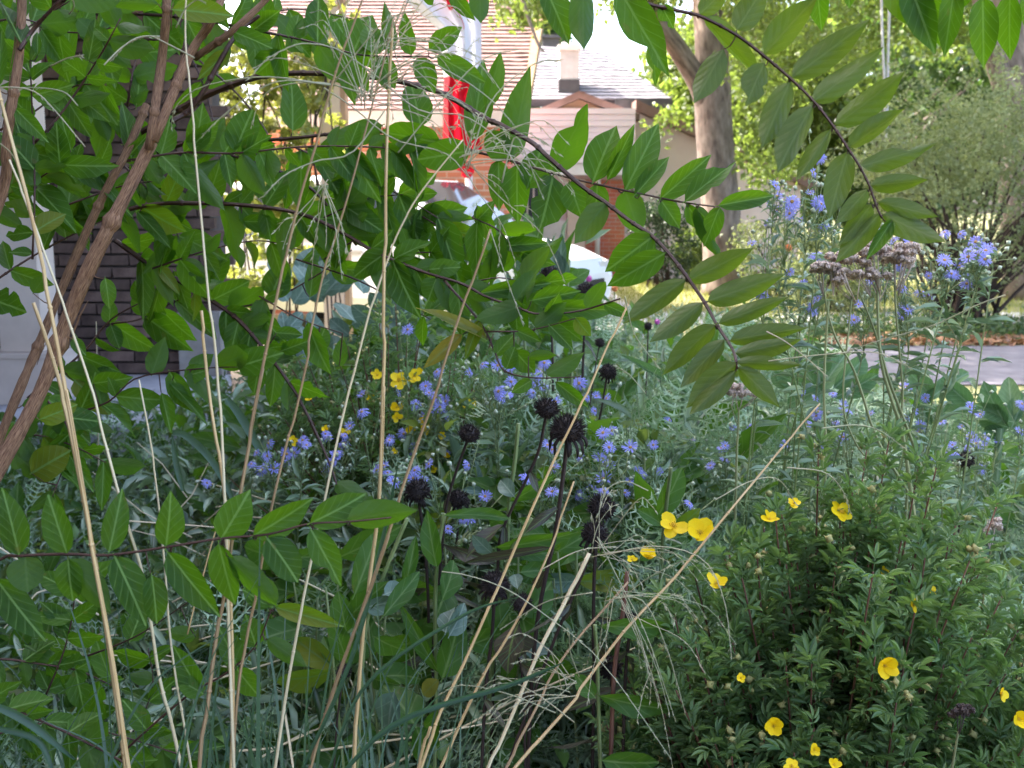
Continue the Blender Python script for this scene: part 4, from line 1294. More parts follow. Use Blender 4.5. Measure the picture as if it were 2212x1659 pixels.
ex(z1, [(625, 225, 1015, 160, 130, 2), (430, 410, 440, -70, 150, 0), (600, 215, 490, 130, 130, 5), (615, 235, 845, 440, 140, 1), (265, 190, 410, 420, 130, 2), (240, 350, 235, 200, 60, 2), (225, 1150, 455, 965, 160, 5), (100, 690, 295, 890, 120, 0), (540, 850, 545, 680, 140, 5), (610, 690, 695, 910, 110, 0), (470, 590, 690, 770, 130, 1), (470, 470, 705, 710, 90, 2), (830, 1005, 790, 620, 135, 0), (235, 1175, 95, 1005, 130, 5),
        (450, 950, 365, 690, 130, 0), (1490, 960, 1590, 680, 215, 5), (1230, 970, 1290, 650, 170, 0), (1850, 830, 1860, 480, 180, 5), (850, 1030, 1200, 1320, 120, 1), (590, 1075, 815, 1350, 80, 1), (1175, 1000, 1425, 1370, 140, 0), (1090, 60, 1490, 90, 170, 0), (1475, 200, 1710, 290, 130, 5), (1640, 965, 1745, 1195, 130, 0), (1250, 880, 1450, 945, 120, 0), (1065, 1430, 1185, 1255, 130, 0), (870, 1340, 1075, 1550, 110, 1), (1530, 1400, 1800, 1410, 120, 0),
        (330, 1185, 435, 1400, 100, 0), (1000, 25, 620, -10, 130, 0), (1320, -20, 1440, 180, 100, 0), (1690, 180, 1640, -60, 180, 0), (1850, 260, 1890, 80, 120, 5), (2010, 270, 2010, -60, 170, 0), (1450, 320, 1250, 500, 110, 0), (1780, 320, 1620, 480, 200, 5), (700, 1330, 440, 1360, 110, 2), (0, 395, 110, 470, 110, 0), (560, 380, 620, 120, 120, 5), (-20, 560, 20, 170, 90, 0), (860, 680, 900, 430, 110, 5)], L_)
ex(z4, [(960, 135, 1110, 385, 90, 1), (1100, 160, 1195, 395, 120, 0), (665, 205, 700, 400, 110, 0), (690, 495, 700, 345, 110, 5), (905, 345, 935, 170, 125, 5), (700, 500, 755, 645, 105, 5), (590, 870, 830, 840, 150, 0), (1165, 830, 1315, 780, 130, 5), (1075, 870, 1320, 1100, 105, 1), (1020, 930, 1085, 1180, 85, 2), (1715, 325, 1795, 125, 200, 5), (1960, 325, 2000, 55, 120, 0), (1750, 550, 1915, 560, 100, 0),
        (1780, 665, 1960, 600, 110, 0), (2000, 655, 2060, 515, 140, 5), (2145, 765, 2165, 585, 100, 5), (1600, 690, 1435, 650, 120, 0), (1640, 760, 1605, 945, 130, 0), (210, 300, 290, 180, 110, 0), (460, 590, 540, 690, 90, 0), (1330, 250, 1440, 60, 130, 5), (600, 830, 730, 790, 110, 0), (470, 850, 700, 1050, 180, 5), (200, 1440, 420, 1300, 230, 5), (250, 1100, 480, 1010, 150, 5), (140, 1010, 330, 960, 110, 0)], L_)

young = thing('low_twig_shrub', 'low near twig with large bright leaves in pairs crossing behind the straw stems', 'shrub', (-.75, 1.0, 0))
BR2 = [
    ([(-160, 1300), (0, 1209), (38, 1201), (143, 1197), (236, 1199), (358, 1182), (478, 1163), (580, 1154), (666, 1132), (751, 1127), (845, 1118)], .98, .92, 3.8, 1.8, 0),
    ([(260, 1640), (287, 1605), (410, 1499), (488, 1455), (553, 1393), (587, 1315)], 1.12, 1.08, 3, 1.6, 0),
    ([(180, 1420), (253, 1393), (314, 1363), (410, 1298)], 1.2, 1.16, 2.4, 1.3, 0),
    ([(-80, 1440), (0, 1424), (85, 1434), (167, 1448), (240, 1480)], 1.2, 1.2, 2.8, 1.6, 1),
    ([(-90, 1500), (60, 1545), (200, 1610), (290, 1660)], 1.15, 1.1, 3.6, 2.5, 1),
    ([(100, 1500), (140, 1400), (160, 1300), (150, 1240)], 1.2, 1.2, 2.2, 1.2, 1),
    ([(-60, 1600), (120, 1560), (260, 1590), (420, 1640)], 1.25, 1.25, 2.4, 1.4, 1),
    ([(230, 1660), (300, 1560), (330, 1480), (320, 1400)], 1.3, 1.3, 2.0, 1.1, 1),
]
br2 = []
for (pts, d0, d1, r0, r1, fill) in BR2:
    n = max(10, 4 * len(pts))
    sp = spline([Vector((x, y, 0)) for x, y in pts], n)
    dd = np.linspace(d0, d1, n)
    w = [P(sp[i][0], sp[i][1], dd[i]) for i in range(n)]
    rad = np.linspace(r0, r1, n) * dd / FPX
    mb = MB()
    mb.tube(w, rad, 6, vs=9.0)
    br2.append([None, sp, dd, fill, mb, 'twig', r0])
EX1, EX = EX, []
ex(z7, [(120, 310, 25, -110, 165, 0), (425, 300, 300, -70, 150, 2), (690, 292, 780, -110, 150, 0), (1050, 252, 1095, -80, 165, 0), (1400, 205, 1580, -80, 200, 1), (1600, 190, 1990, -30, 170, 0), (2190, 92, 2640, 10, 170, 0), (1960, 110, 2330, -60, 170, 1),
        (160, 320, 170, 545, 200, 5), (440, 335, 710, 670, 165, 0), (430, 335, 450, 610, 150, 5), (725, 320, 935, 750, 195, 0), (960, 440, 1005, 750, 140, 5), (1060, 290, 1380, 715, 175, 0), (1385, 235, 1475, 650, 165, 0), (1440, 320, 1770, 640, 150, 2), (1690, 205, 1900, 470, 190, 5), (1965, 145, 2165, 510, 165, 3),
        (-20, 465, 255, 850, 175, 1), (1715, 640, 1535, 460, 120, 0), (1740, 640, 2170, 760, 110, 0), (1620, 890, 1560, 690, 150, 0), (1690, 840, 1945, 1020, 110, 0), (1490, 1020, 1645, 1225, 140, 0), (1500, 1015, 1390, 750, 140, 0), (1270, 1180, 1085, 885, 140, 0), (700, 1095, 590, 825, 120, 0), (930, 1420, 785, 1225, 125, 0), (445, 790, 265, 585, 90, 1), (1710, 650, 1660, 420, 120, 0),
        (1700, 640, 1540, 520, 110, 1), (1290, 1190, 1120, 1090, 130, 0), (820, 860, 900, 660, 130, 5), (1240, 830, 1050, 790, 100, 0)], L_)
EX2, EX = EX, []


def nearest(branch_list, s):
    best = None
    for bi, b in enumerate(branch_list):
        q = np.hypot(b[1][:, 0] - s[0], b[1][:, 1] - s[1])
        i = int(q.argmin())
        if best is None or q[i] < best[0]:
            best = (q[i], bi, i)
    return best


def place_leaves(branch_list, rows, out):
    for (b0, t0, w, var, mat, dz) in rows:
        dist, bi, i = nearest(branch_list, b0)
        br = branch_list[bi]
        d = br[2][i] + dz
        if dist > 60:
            d += rng.uniform(0, .15)
        B = P(b0[0], b0[1], d)
        L = math.hypot(t0[0] - b0[0], t0[1] - b0[1])
        dt = d + rng.uniform(-.28, .28) * L * d / FPX
        T = P(t0[0], t0[1], dt)
        if var is None:
            var = rng.choice([0, 1, 2, 6, 7])
        roll = rng.uniform(-.45, .45)
        out.append((bi, leaf_matrix(B, T, .92 * w * d / FPX, roll, mat == O_ or rng.random() < .2), mat, var, L * w))
        if dist > 5:                                  # petiole or side twig back to the branch
            k = br[4]
            A = P(br[1][i][0], br[1][i][1], br[2][i])
            k.tube(spline([A, A.lerp(B, .5) + Vector((0, 0, -.004)), B], 5), np.linspace(1.7, .9, 5) * d / FPX, 4)


def filler(branch_list, out, gap=46, lo=70, hi=135, keep=1.0, avoid=None, mat=L_):
    for bi, b in enumerate(branch_list):
        if not b[3]:
            continue
        sp, dd = b[1], b[2]
        arc = np.concatenate([[0], np.cumsum(np.hypot(*np.diff(sp[:, :2], axis=0).T))])
        s = 12.0
        side = 1
        while s < arc[-1]:
            x, y = np.interp(s, arc, sp[:, 0]), np.interp(s, arc, sp[:, 1])
            d = float(np.interp(s, arc, dd))
            i = min(len(sp) - 2, int(np.searchsorted(arc, s)))
            tx, ty = sp[min(i + 1, len(sp) - 1)][:2] - sp[max(i - 1, 0)][:2]
            ang = math.atan2(ty, tx)
            for sd in (-1, 1):
                if rng.random() > keep:
                    continue
                a = ang + sd * rng.uniform(.55, 1.35)
                L = rng.uniform(lo, hi)
                ex_, ey_ = x + math.cos(a) * L, y + math.sin(a) * L + rng.uniform(0, .35) * L
                mx, my = (x + ex_) / 2, (y + ey_) / 2
                if avoid and any(x0 < mx < x1 and y0 < my < y1 and rng.random() < pr for (x0, y0, x1, y1, pr) in avoid):
                    continue
                B = P(x, y, d)
                T = P(ex_, ey_, d + rng.uniform(-.5, .5) * L * d / FPX)
                w = L * rng.uniform(.42, .6) * d / FPX
                roll = rng.uniform(-.8, .8)
                var = int(rng.choice([0, 1, 2, 5, 0, 1, 3, 6, 7]))
                out.append((bi, leaf_matrix(B, T, w * max(.55, math.cos(roll)), roll, rng.random() < .3), mat, var, L * L * .5 * math.cos(roll)))
            s += rng.uniform(.75, 1.25) * gap


AVOID = [(95, 0, 130, 500, .6), (20, 480, 140, 880, .35), (150, 60, 285, 340, .2), (140, 500, 290, 700, .4), (200, 560, 420, 900, .5), (330, 0, 480, 300, .3), (690, 0, 770, 130, .6), (470, 130, 715, 300, .75), (600, 560, 900, 830, .65), (830, 30, 1200, 240, .9), (880, 380, 1180, 440, .5), (1000, 560, 1400, 900, .5), (400, 900, 760, 1100, .75), (20, 560, 130, 850, .4)]
out1 = []
place_leaves(branches, EX1, out1)
filler(branches, out1, avoid=AVOID, lo=52, hi=118, keep=.86)
out2 = []
place_leaves(br2, [(a_, b_, w_ * 1.2, v_, m_, z_) for (a_, b_, w_, v_, m_, z_) in EX2], out2)
filler(br2, out2, gap=50, lo=55, hi=115, keep=.85)


def emit(parent, blist, out, limit, rest_mat):
    out.sort(key=lambda q: -q[4])
    for b in blist:
        b[0] = b[4].build('stem' if b[5] == 'bark' else 'branch', b[5], parent)
    for (bi, m, mat, var, _) in out[:limit]:
        link('leaf', SHRUB_ME[(mat, int(var))], blist[bi][0], m)
    rest = out[limit:]
    if rest:
        mb = MB()
        for (bi, m, mat, var, _) in rest:
            t = SHRUB_TPL[int(var)]
            mb.scatter(t, np.array(m)[None], 0, None, True)
        mb.build('small_leaves', rest_mat, parent, kind='stuff')


emit(shrub, branches, out1, 300, 'shrub_leaf')
emit(young, br2, out2, 300, 'shrub_leaf')
print('shrub leaves', len(out1), len(out2))

# ================================================================== STRAW GRASS
def scurve(pts, d0, d1, n):
    sp = spline([Vector((x, y, 0)) for x, y in pts], n)
    dd = np.linspace(d0, d1, n)
    return [P(sp[i][0], sp[i][1], dd[i]) for i in range(n)], dd


def to_ground(p, lean=(0, 0)):
    """Carry a stem from its lowest seen point down to the soil."""
    return Vector((p.x + lean[0], p.y + lean[1], 0.0))


clump = thing('straw_grass', 'clump of tall golden straw stems fanning up across the left half', 'grass', (-.35, 1.1, 0))
clump2 = thing('straw_grass', 'leaning pale straw stems that cross the dark seed heads at the bottom centre', 'grass', (-.02, 1.1, 0))
GR = [  # points, depth start/end (top -> bottom), radius px top/bottom, material, clump
    ([(-30, 60), (0, 200), (60, 430), (110, 650), (155, 900), (200, 1170), (240, 1400), (282, 1690)], .86, .96, 4.5, 7.5, 'straw', 0),
    ([(403, -20), (399, 68), (406, 171), (420, 307), (440, 520), (454, 668), (468, 804), (483, 1097), (490, 1315), (495, 1434), (506, 1690)], .95, 1.02, 2.4, 5, 'straw_pale', 0),
    ([(20, 345), (60, 440), (101, 550), (150, 685), (201, 838), (225, 941), (266, 1097), (307, 1230), (328, 1349), (345, 1462), (372, 1571), (398, 1690)], .97, 1.05, 3, 5.5, 'straw_pale', 0),
    ([(72, 654), (113, 770), (150, 907), (186, 1097), (228, 1330), (276, 1690)], .93, .99, 5.5, 6.5, 'straw', 0),
    ([(435, 671), (444, 750), (457, 872), (475, 992), (487, 1097), (498, 1300), (503, 1500), (498, 1690)], 1.0, 1.03, 4.5, 5, 'straw', 0),
    ([(790, -20), (734, 137), (683, 307), (642, 444), (614, 566), (580, 736), (546, 907), (512, 1097), (488, 1264), (461, 1434), (430, 1690)], .92, .98, 2.8, 6, 'straw_brown', 0),
    ([(850, 40), (827, 137), (759, 393), (708, 566), (666, 753), (632, 907), (587, 1097), (560, 1247), (533, 1366), (512, 1520), (500, 1690)], .98, 1.04, 2.4, 4.6, 'straw_brown', 0),
    ([(1000, 302), (913, 410), (872, 478), (842, 545), (806, 650), (766, 804), (731, 950), (700, 1093), (666, 1247), (642, 1366), (618, 1503), (590, 1690)], 1.0, 1.06, 2, 4.6, 'straw_pale', 0),
    ([(848, 60), (842, 180), (834, 400), (834, 566), (831, 736), (826, 872), (817, 1097), (797, 1264), (778, 1469), (764, 1690)], .95, 1.02, 4, 6, 'straw', 0),
    ([(1060, 495), (991, 695), (940, 855), (906, 948), (855, 1097), (800, 1264), (752, 1400), (708, 1530), (662, 1690)], .94, 1.0, 3, 6, 'straw_brown', 0),
    ([(418, 1690), (372, 1400), (358, 1230), (343, 1093), (325, 960), (300, 820)], 1.1, 1.06, 3.6, 2.4, 'straw_pale', 0),
    ([(405, 1370), (440, 1230), (470, 1130), (494, 1080)], 1.1, 1.1, 2.4, 1.6, 'straw', 0),
    ([(1357, 657), (1305, 770), (1254, 889), (1210, 978), (1155, 1097), (1070, 1291), (1002, 1441), (947, 1554), (898, 1690)], 1.12, 1.06, 2.6, 5, 'straw', 1),
    ([(1240, 1040), (1180, 1200), (1118, 1332), (1032, 1486), (938, 1690)], 1.16, 1.1, 2.6, 4.6, 'straw', 1),
    ([(1273, 1195), (1220, 1305), (1169, 1400), (1111, 1537), (1044, 1690)], 1.12, 1.08, 6, 5, 'straw_pale', 1),
    ([(1771, 872), (1689, 965), (1631, 1036), (1580, 1097), (1459, 1243), (1357, 1352), (1254, 1486), (1169, 1588), (1085, 1690)], 1.15, 1.02, 2.2, 5, 'straw', 1),
    ([(1357, 1257), (1220, 1417), (1140, 1560), (1075, 1690)], 1.2, 1.15, 3.2, 4.5, 'straw_brown', 1),
    ([(930, 1570), (915, 1620), (895, 1690)], 1.05, 1.05, 4.5, 4.5, 'straw', 1),
]
stem_pts = []
for (pts, d0, d1, r0, r1, mat, c) in GR:
    n = 5 * len(pts)
    w, dd = scurve(pts, d0, d1, n)
    lowi = -1 if pts[-1][1] > pts[0][1] else 0
    rad = np.linspace(r0, r1, n) * dd / FPX * .74
    for i in range(4, n - 2, 6):                     # slight kinks at the nodes
        kk = Vector((rng.normal(0, 2.2), 0, rng.normal(0, 1))) * dd[i] / FPX
        for j in range(i, n):
            w[j] = w[j] + kk * (1 - (j - i) / (n - i))
    if lowi == -1 and pts[-1][1] > 1650:
        g = to_ground(w[-1], (rng.normal(0, .02), .05))
        w += [w[-1].lerp(g, t) for t in (.35, .7, 1.0)]
        rad = np.concatenate([rad, [rad[-1]] * 3])
    elif lowi == 0 and pts[0][1] > 1650:
        g = to_ground(w[0], (0, .05))
        w = [w[0].lerp(g, t) for t in (1.0, .6, .3)] + w
        rad = np.concatenate([[rad[0]] * 3, rad])
    mb = MB()
    mb.tube(w, rad, 8, vs=7)
    for i in range(6, len(w) - 4, 11):
        mb.tube([w[i] - (w[i + 1] - w[i]) * .10, w[i], w[i] + (w[i + 1] - w[i]) * .10], [rad[i] * .9, rad[i] * 1.42, rad[i] * .9], 8, vs=7)
    if r1 > 5.4:                                    # sheath remnant
        i = len(w) // 2
        off = Vector((rad[i] * .8, -rad[i] * .5, 0))
        mb.tube([w[i + k] + off * (1 + .12 * k) for k in range(0, 6)], [rad[i] * .7, rad[i] * .5, rad[i] * .4, rad[i] * .35, rad[i] * .25, rad[i] * .05], 5, vs=7)
    mb.build('stem', mat, clump if c == 0 else clump2)

SPIK = (np.array([(0, 0, 0), (-.5, .4, .1), (0, .45, .3), (.5, .4, .1), (0, 1, 0)], float), [np.array([[0, 1, 2], [0, 2, 3], [1, 4, 2], [2, 4, 3]])], np.zeros((5, 2)))


def filament(mb, pts, d, r=1.1, spike=.6, dens=1.0):
    n = 14
    d1 = d + rng.uniform(-.06, .06)
    w, dd = scurve(pts, d, d1, n)
    mb.tube(w, np.linspace(r, r * .5, n) * 1.35 * d / FPX, 4, 0, rng.random())
    pos, yd = [], []
    for i in range(int(n * (1 - spike)), n):
        for _ in range(max(1, int(1.6 * dens))):
            k = min(i, n - 2)
            pos.append(tuple(w[k].lerp(w[k + 1], rng.random())))
            yd.append(tuple((w[k + 1] - w[k]).normalized() + Vector(rng.normal(0, .25, 3)) + Vector((0, 0, -.15))))
    pos = np.array(pos)
    s = rng.uniform(9, 17, len(pos)) * d / FPX
    mb.scatter(SPIK, frame_mats(pos, np.array(yd), unit(len(pos)), s * .22, s, s * .2), 0)


def fan(mb, ox, oy, d, k, a0, a1, l0, l1, sag=.25, r=.9, spike=.55):
    for _ in range(k):
        a = rng.uniform(a0, a1)
        L = rng.uniform(l0, l1)
        dx, dy = math.cos(a) * L, math.sin(a) * L
        jx, jy = ox + rng.normal(0, 10), oy + rng.normal(0, 14)
        filament(mb, [(jx, jy), (jx + dx * .35 + rng.normal(0, 5), jy + dy * .42), (jx + dx * .75, jy + dy * .8 + sag * L * .18), (jx + dx, jy + dy + sag * L)], d + rng.uniform(-.05, .05), r, spike)
        if rng.random() < .5:
            t = rng.uniform(.4, .8)
            bx, by = jx + dx * t, jy + dy * t + sag * L * t * t * .6
            aa = a + rng.choice([-1, 1]) * rng.uniform(.3, .8)
            l2 = L * rng.uniform(.2, .4)
            filament(mb, [(bx, by), (bx + math.cos(aa) * l2 * .5, by + math.sin(aa) * l2 * .5), (bx + math.cos(aa) * l2, by + math.sin(aa) * l2 + sag * l2)], d, r * .7, .8)


PANA = [
    [(369, 280), (379, 232), (427, 191), (512, 171), (597, 167), (717, 184)], [(440, 290), (478, 253), (546, 201), (614, 174), (720, 185)],
    [(543, 273), (560, 222), (597, 188), (690, 178), (780, 200)], [(539, 171), (574, 130), (625, 102), (666, 94), (734, 109), (820, 170)],
    [(570, 423), (614, 379), (683, 348), (760, 330), (830, 240)], [(184, 317), (113, 232), (68, 195), (0, 189), (-60, 200)], [(168, 228), (140, 200), (90, 190), (20, 190)],
    [(109, 143), (143, 127), (178, 119)], [(240, 130), (275, 95), (320, 78), (352, 90), (420, 125)], [(225, 140), (260, 105), (300, 80), (345, 78)],
    [(150, 30), (160, 12), (150, -20)], [(380, 60), (400, 20), (425, 0), (440, 4)], [(0, 310), (30, 340), (60, 420), (75, 500)],
    [(1084, 395), (1100, 330), (1120, 300), (1170, 420)], [(860, 330), (960, 210), (1040, 130), (1120, 105)],
    [(720, 180), (790, 90), (840, 40), (900, 22)], [(700, 190), (760, 230), (850, 300), (960, 330), (1010, 380)], [(1010, 365), (1060, 220), (1150, 140), (1210, 130)],
    [(830, 170), (900, 130), (980, 160), (1060, 215), (1110, 270)], [(830, 180), (910, 240), (1000, 250), (1075, 300), (1130, 380)],
]
mb = MB()
for p in PANA:
    filament(mb, p[::-1] if p[0][0] < 600 and len(p) > 4 else p, .93, 1.35, .5, 1.6)
fan(mb, 790, 215, .94, 22, -2.9, .4, 110, 300, .22, 1.0)
fan(mb, 842, 90, .96, 14, -1.3, 1.6, 90, 270, .35, .9)
fan(mb, 1012, 350, 1.0, 18, -2.6, 1.0, 90, 280, .35, .9)
fan(mb, 700, 400, 1.0, 8, 1.0, 2.4, 60, 150, .4, .9)
mb.build('panicle', 'panicle', clump)
PANB = [
    [(1060, 500), (1090, 590), (1130, 700)], [(955, 1235), (1010, 1243), (1093, 1272), (1180, 1330), (1300, 1430), (1450, 1640)], [(1290, 1160), (1340, 1260), (1400, 1380), (1460, 1560)],
    [(1300, 1200), (1420, 1180), (1520, 1210), (1565, 1300), (1580, 1420)], [(1170, 1230), (1250, 1190), (1330, 1180)], [(1280, 1280), (1180, 1300), (1080, 1360)],
    [(2172, 637), (2120, 655), (2074, 676), (2010, 705), (1900, 735), (1830, 760)], [(1656, 716), (1700, 740), (1750, 780), (1785, 812)], [(1660, 780), (1740, 770), (1850, 760), (1905, 765), (1960, 790)],
    [(1775, 925), (1850, 918), (1900, 930), (1950, 965)], [(1545, 1080), (1620, 1040), (1680, 1035), (1720, 1090)], [(1700, 1010), (1780, 1020), (1820, 1060), (1838, 1110)],
    [(2040, 690), (2060, 720), (2070, 745)], [(1350, 640), (1370, 720), (1420, 790)], [(1200, 1540), (1100, 1500), (1000, 1480), (950, 1500)], [(1240, 1560), (1160, 1500), (1080, 1460)],
    [(1395, 850), (1360, 810), (1330, 790)], [(1400, 1060), (1350, 1040), (1310, 1060), (1290, 1120)], [(1325, 1290), (1390, 1300), (1440, 1400), (1480, 1540)],
]
mb = MB()
for p in PANB:
    filament(mb, p, 1.03, 1.15, .45, 1.5)
fan(mb, 1290, 1185, 1.08, 11, -1.6, 1.2, 90, 250, .35, .6)
fan(mb, 1330, 1290, 1.04, 13, -.6, 2.2, 110, 280, .35, .7)
fan(mb, 1240, 1480, 1.02, 12, 1.6, 4.6, 90, 230, .2, .9)
mb.build('panicle', 'panicle', clump2)

# green blades
mb = MB()
gp = []
for k in range(130):
    x = rng.uniform(-120, 620) if k < 80 else rng.uniform(560, 1000)
    L = rng.uniform(160, 620) if k % 3 else rng.uniform(80, 300)
    lean = rng.normal(.05, .35) if x > 150 else rng.normal(.5, .4)
    d = rng.uniform(.95, 1.4)
    n = 10
    w, dd = scurve([(x, 1760), (x + lean * L * .35, 1760 - L * .5), (x + lean * L, 1760 - L + abs(lean) * L * .3)], d, d + rng.uniform(-.1, .1), n)
    wd = np.linspace(1, .05, n) ** .6 * rng.uniform(2.2, 5) * d / FPX
    side = Vector(unit(1)[0])
    side = Vector((side.x, side.y * .5, 0)).normalized()
    vs = []
    for i in range(n):
        vs += [tuple(w[i] - side * wd[i]), tuple(w[i] + Vector((0, 0, -.3 * wd[i]))), tuple(w[i] + side * wd[i])]
    f = [(3 * i + j, 3 * i + j + 1, 3 * i + j + 4, 3 * i + j + 3) for i in range(n - 1) for j in (0, 1)]
    mb.add(np.array(vs), [np.array(f)], None, 0, rng.random(), True)
for (p, wpx, d) in (([(372, 935), (400, 940), (450, 985), (490, 1050), (520, 1130)], 8, 2.2), ([(395, 1060), (380, 1000), (372, 940)], 6, 2.2), ([(490, 860), (520, 900), (560, 970), (590, 1040)], 9, 2.4), ([(700, 1690), (790, 1480), (1000, 1330), (1120, 1290)], 4, .95),
                   ([(720, 1690), (860, 1560), (1100, 1480), (1220, 1430)], 6, .95), ([(640, 1690), (760, 1420), (830, 1150), (860, 1000)], 5, .98), ([(-20, 1520), (60, 1560), (160, 1640)], 9, .85), ([(-20, 1570), (80, 1600), (120, 1680)], 7, .85)):
    n = 14
    w, dd = scurve(p, d, d, n)
    vs = []
    for i in range(n):
        t = i / (n - 1)
        a = (w[min(i + 1, n - 1)] - w[max(i - 1, 0)]).normalized()
        sd_ = a.cross((CAM - w[i]).normalized()).normalized() * wpx * d / FPX * math.sin(math.pi * min(.98, .15 + .85 * t)) ** .6
        vs += [tuple(w[i] - sd_), tuple(w[i] + Vector((0, .004, -.002))), tuple(w[i] + sd_)]
    f = [(3 * i + j, 3 * i + j + 1, 3 * i + j + 4, 3 * i + j + 3) for i in range(n - 1) for j in (0, 1)]
    mb.add(np.array(vs), [np.array(f)], None, 0, rng.random(), True)
mb.build('blade', 'blade', clump, kind='stuff')

# ================================================================== DRIED CONEFLOWERS
def seed_head_mesh(seed, petals):
    rr = np.random.default_rng(seed)
    mb = MB()
    u = np.linspace(0, math.pi, 9)
    a = np.linspace(0, 2 * math.pi, 13)
    v = np.array([(.70 * math.sin(t) * math.cos(p), .70 * math.sin(t) * math.sin(p), .58 * math.cos(t)) for t in u for p in a])
    f = [(i * 13 + j, (i + 1) * 13 + j, (i + 1) * 13 + j + 1, i * 13 + j + 1) for i in range(8) for j in range(12)]
    mb.add(v, [np.array(f)], None, 0, .2)
    cone = (np.array([(-.5, -.3, 0), (.5, -.3, 0), (0, .6, 0), (0, 0, 1)], float), [np.array([[0, 1, 3], [1, 2, 3], [2, 0, 3]])], np.zeros((4, 2)))
    k = 460
    d = rr.normal(size=(k, 3))
    d[:, 2] += .35
    d /= np.linalg.norm(d, axis=1)[:, None]
    d = d[d[:, 2] > -.55]
    p = d * [.66, .66, .54]
    dd = d + rr.normal(0, .14, d.shape) + [0, 0, .15]
    L = rr.uniform(.20, .40, len(p))
    m = frame_mats(p, np.cross(dd, rr.normal(size=dd.shape)), dd, .06, .06, L)
    mb.scatter(cone, m, 0, rr.random(len(p)) * .5)
    if petals:
        for i in range(14):
            t = rr.uniform(0, 6.28)
            c = np.array([math.cos(t), math.sin(t), 0])
            pts = [c * .5 + [0, 0, -.25], c * .8 + [0, 0, -.42], c * rr.uniform(.75, 1.0) + [0, 0, -.8], c * rr.uniform(.6, .9) + [0, 0, -1.1]]
            mb.tube(spline([Vector(q) for q in pts], 6), [.07, .09, .09, .08, .05, .01], 4, 0, rr.random() * .4)
    return mb.mesh('seed_head', 'seed_head')


SH = [seed_head_mesh(i, i % 2) for i in range(4)]
CF = [  # head S pos, radius px, depth, stem S points, label
    ((1012, 938), 24, 1.72, [(1003, 970), (985, 1020), (965, 1090), (955, 1180), (945, 1300), (935, 1420), (938, 1660)], 'dry black cone head on a curved stem right of the small yellow flowers', 0),
    ((1181, 884), 27, 1.62, [(1176, 915), (1165, 970), (1140, 1030), (1110, 1090), (1085, 1150), (1075, 1230), (1060, 1660)], 'upright bristly black cone head just above the largest one', 2),
    ((1226, 928), 38, 1.50, [(1224, 965), (1215, 1040), (1200, 1150), (1180, 1240), (1160, 1350), (1148, 1480), (1140, 1660)], 'largest shaggy black cone head on a thick dark stem', 1),
    ((902, 1060), 27, 1.75, [(905, 1085), (915, 1160), (925, 1300), (930, 1660)], 'black cone head with drooping petals beside the brown leaning straw', 1),
    ((990, 1078), 22, 1.85, [(990, 1100), (985, 1180), (960, 1300), (940, 1660)], 'half hidden dry cone head below the arched green leaf', 3),
    ((1300, 1097), 31, 1.50, [(1294, 1125), (1285, 1220), (1282, 1330), (1283, 1450), (1280, 1660)], 'spiky black cone head left of the pair of yellow flowers', 0),
    ((1284, 1152), 28, 1.44, [(1280, 1180), (1258, 1240), (1215, 1340), (1175, 1440), (1130, 1560), (1085, 1690)], 'flattened dark cone head on a split pale stem under another head', 3),
    ((1070, 1262), 30, 1.50, [(1068, 1290), (1062, 1380), (1050, 1480), (1040, 1660)], 'reddish black ragged cone head with hanging petals low in the middle', 1),
    ((1127, 1303), 23, 1.48, [(1122, 1330), (1118, 1400), (1130, 1480), (1135, 1660)], 'small black head above the crumpled grey leaf', 2),
    ((1296, 741), 11, 2.9, [(1293, 755), (1285, 800), (1275, 870), (1265, 950)], 'tiny round black seed ball between the pale straw and the feathery leaves', 2),
    ((1314, 803), 18, 2.1, [(1310, 820), (1300, 880), (1285, 960), (1280, 1080)], 'brown black cone head with drooping rays below the tiny seed ball', 1),
    ((1187, 592), 20, 2.6, [(1188, 610), (1190, 680), (1195, 800)], 'dark withered head among green leaves in front of the white garage', 1),
    ((1266, 634), 23, 2.4, [(1266, 652), (1262, 720), (1258, 820)], 'flat black withered head at the edge of the bright lawn', 3),
    ((1360, 1352), 30, 1.42, [(1358, 1380), (1350, 1480), (1345, 1660)], 'hidden black cone head behind the long arched leaf by the cinquefoil', 0),
    ((742, 1450), 17, 1.45, [(740, 1470), (728, 1560), (720, 1690)], 'small black head low down between the straw bases', 0),
    ((1318, 1440), 24, 1.46, [(1320, 1460), (1322, 1560), (1320, 1690)], 'lowest black cone head in the shade beside the red brown stem', 3),
    ((2086, 992), 17, 2.2, [(2084, 1006), (2078, 1060), (2070, 1160)], 'small black withered head in the leaves below the woolly plant', 3),
    ((1400, 705), 9, 3.0, [(1400, 715), (1398, 780), (1395, 850)], 'dark speck of a seed head beside the brown tinged leaves', 2),
]
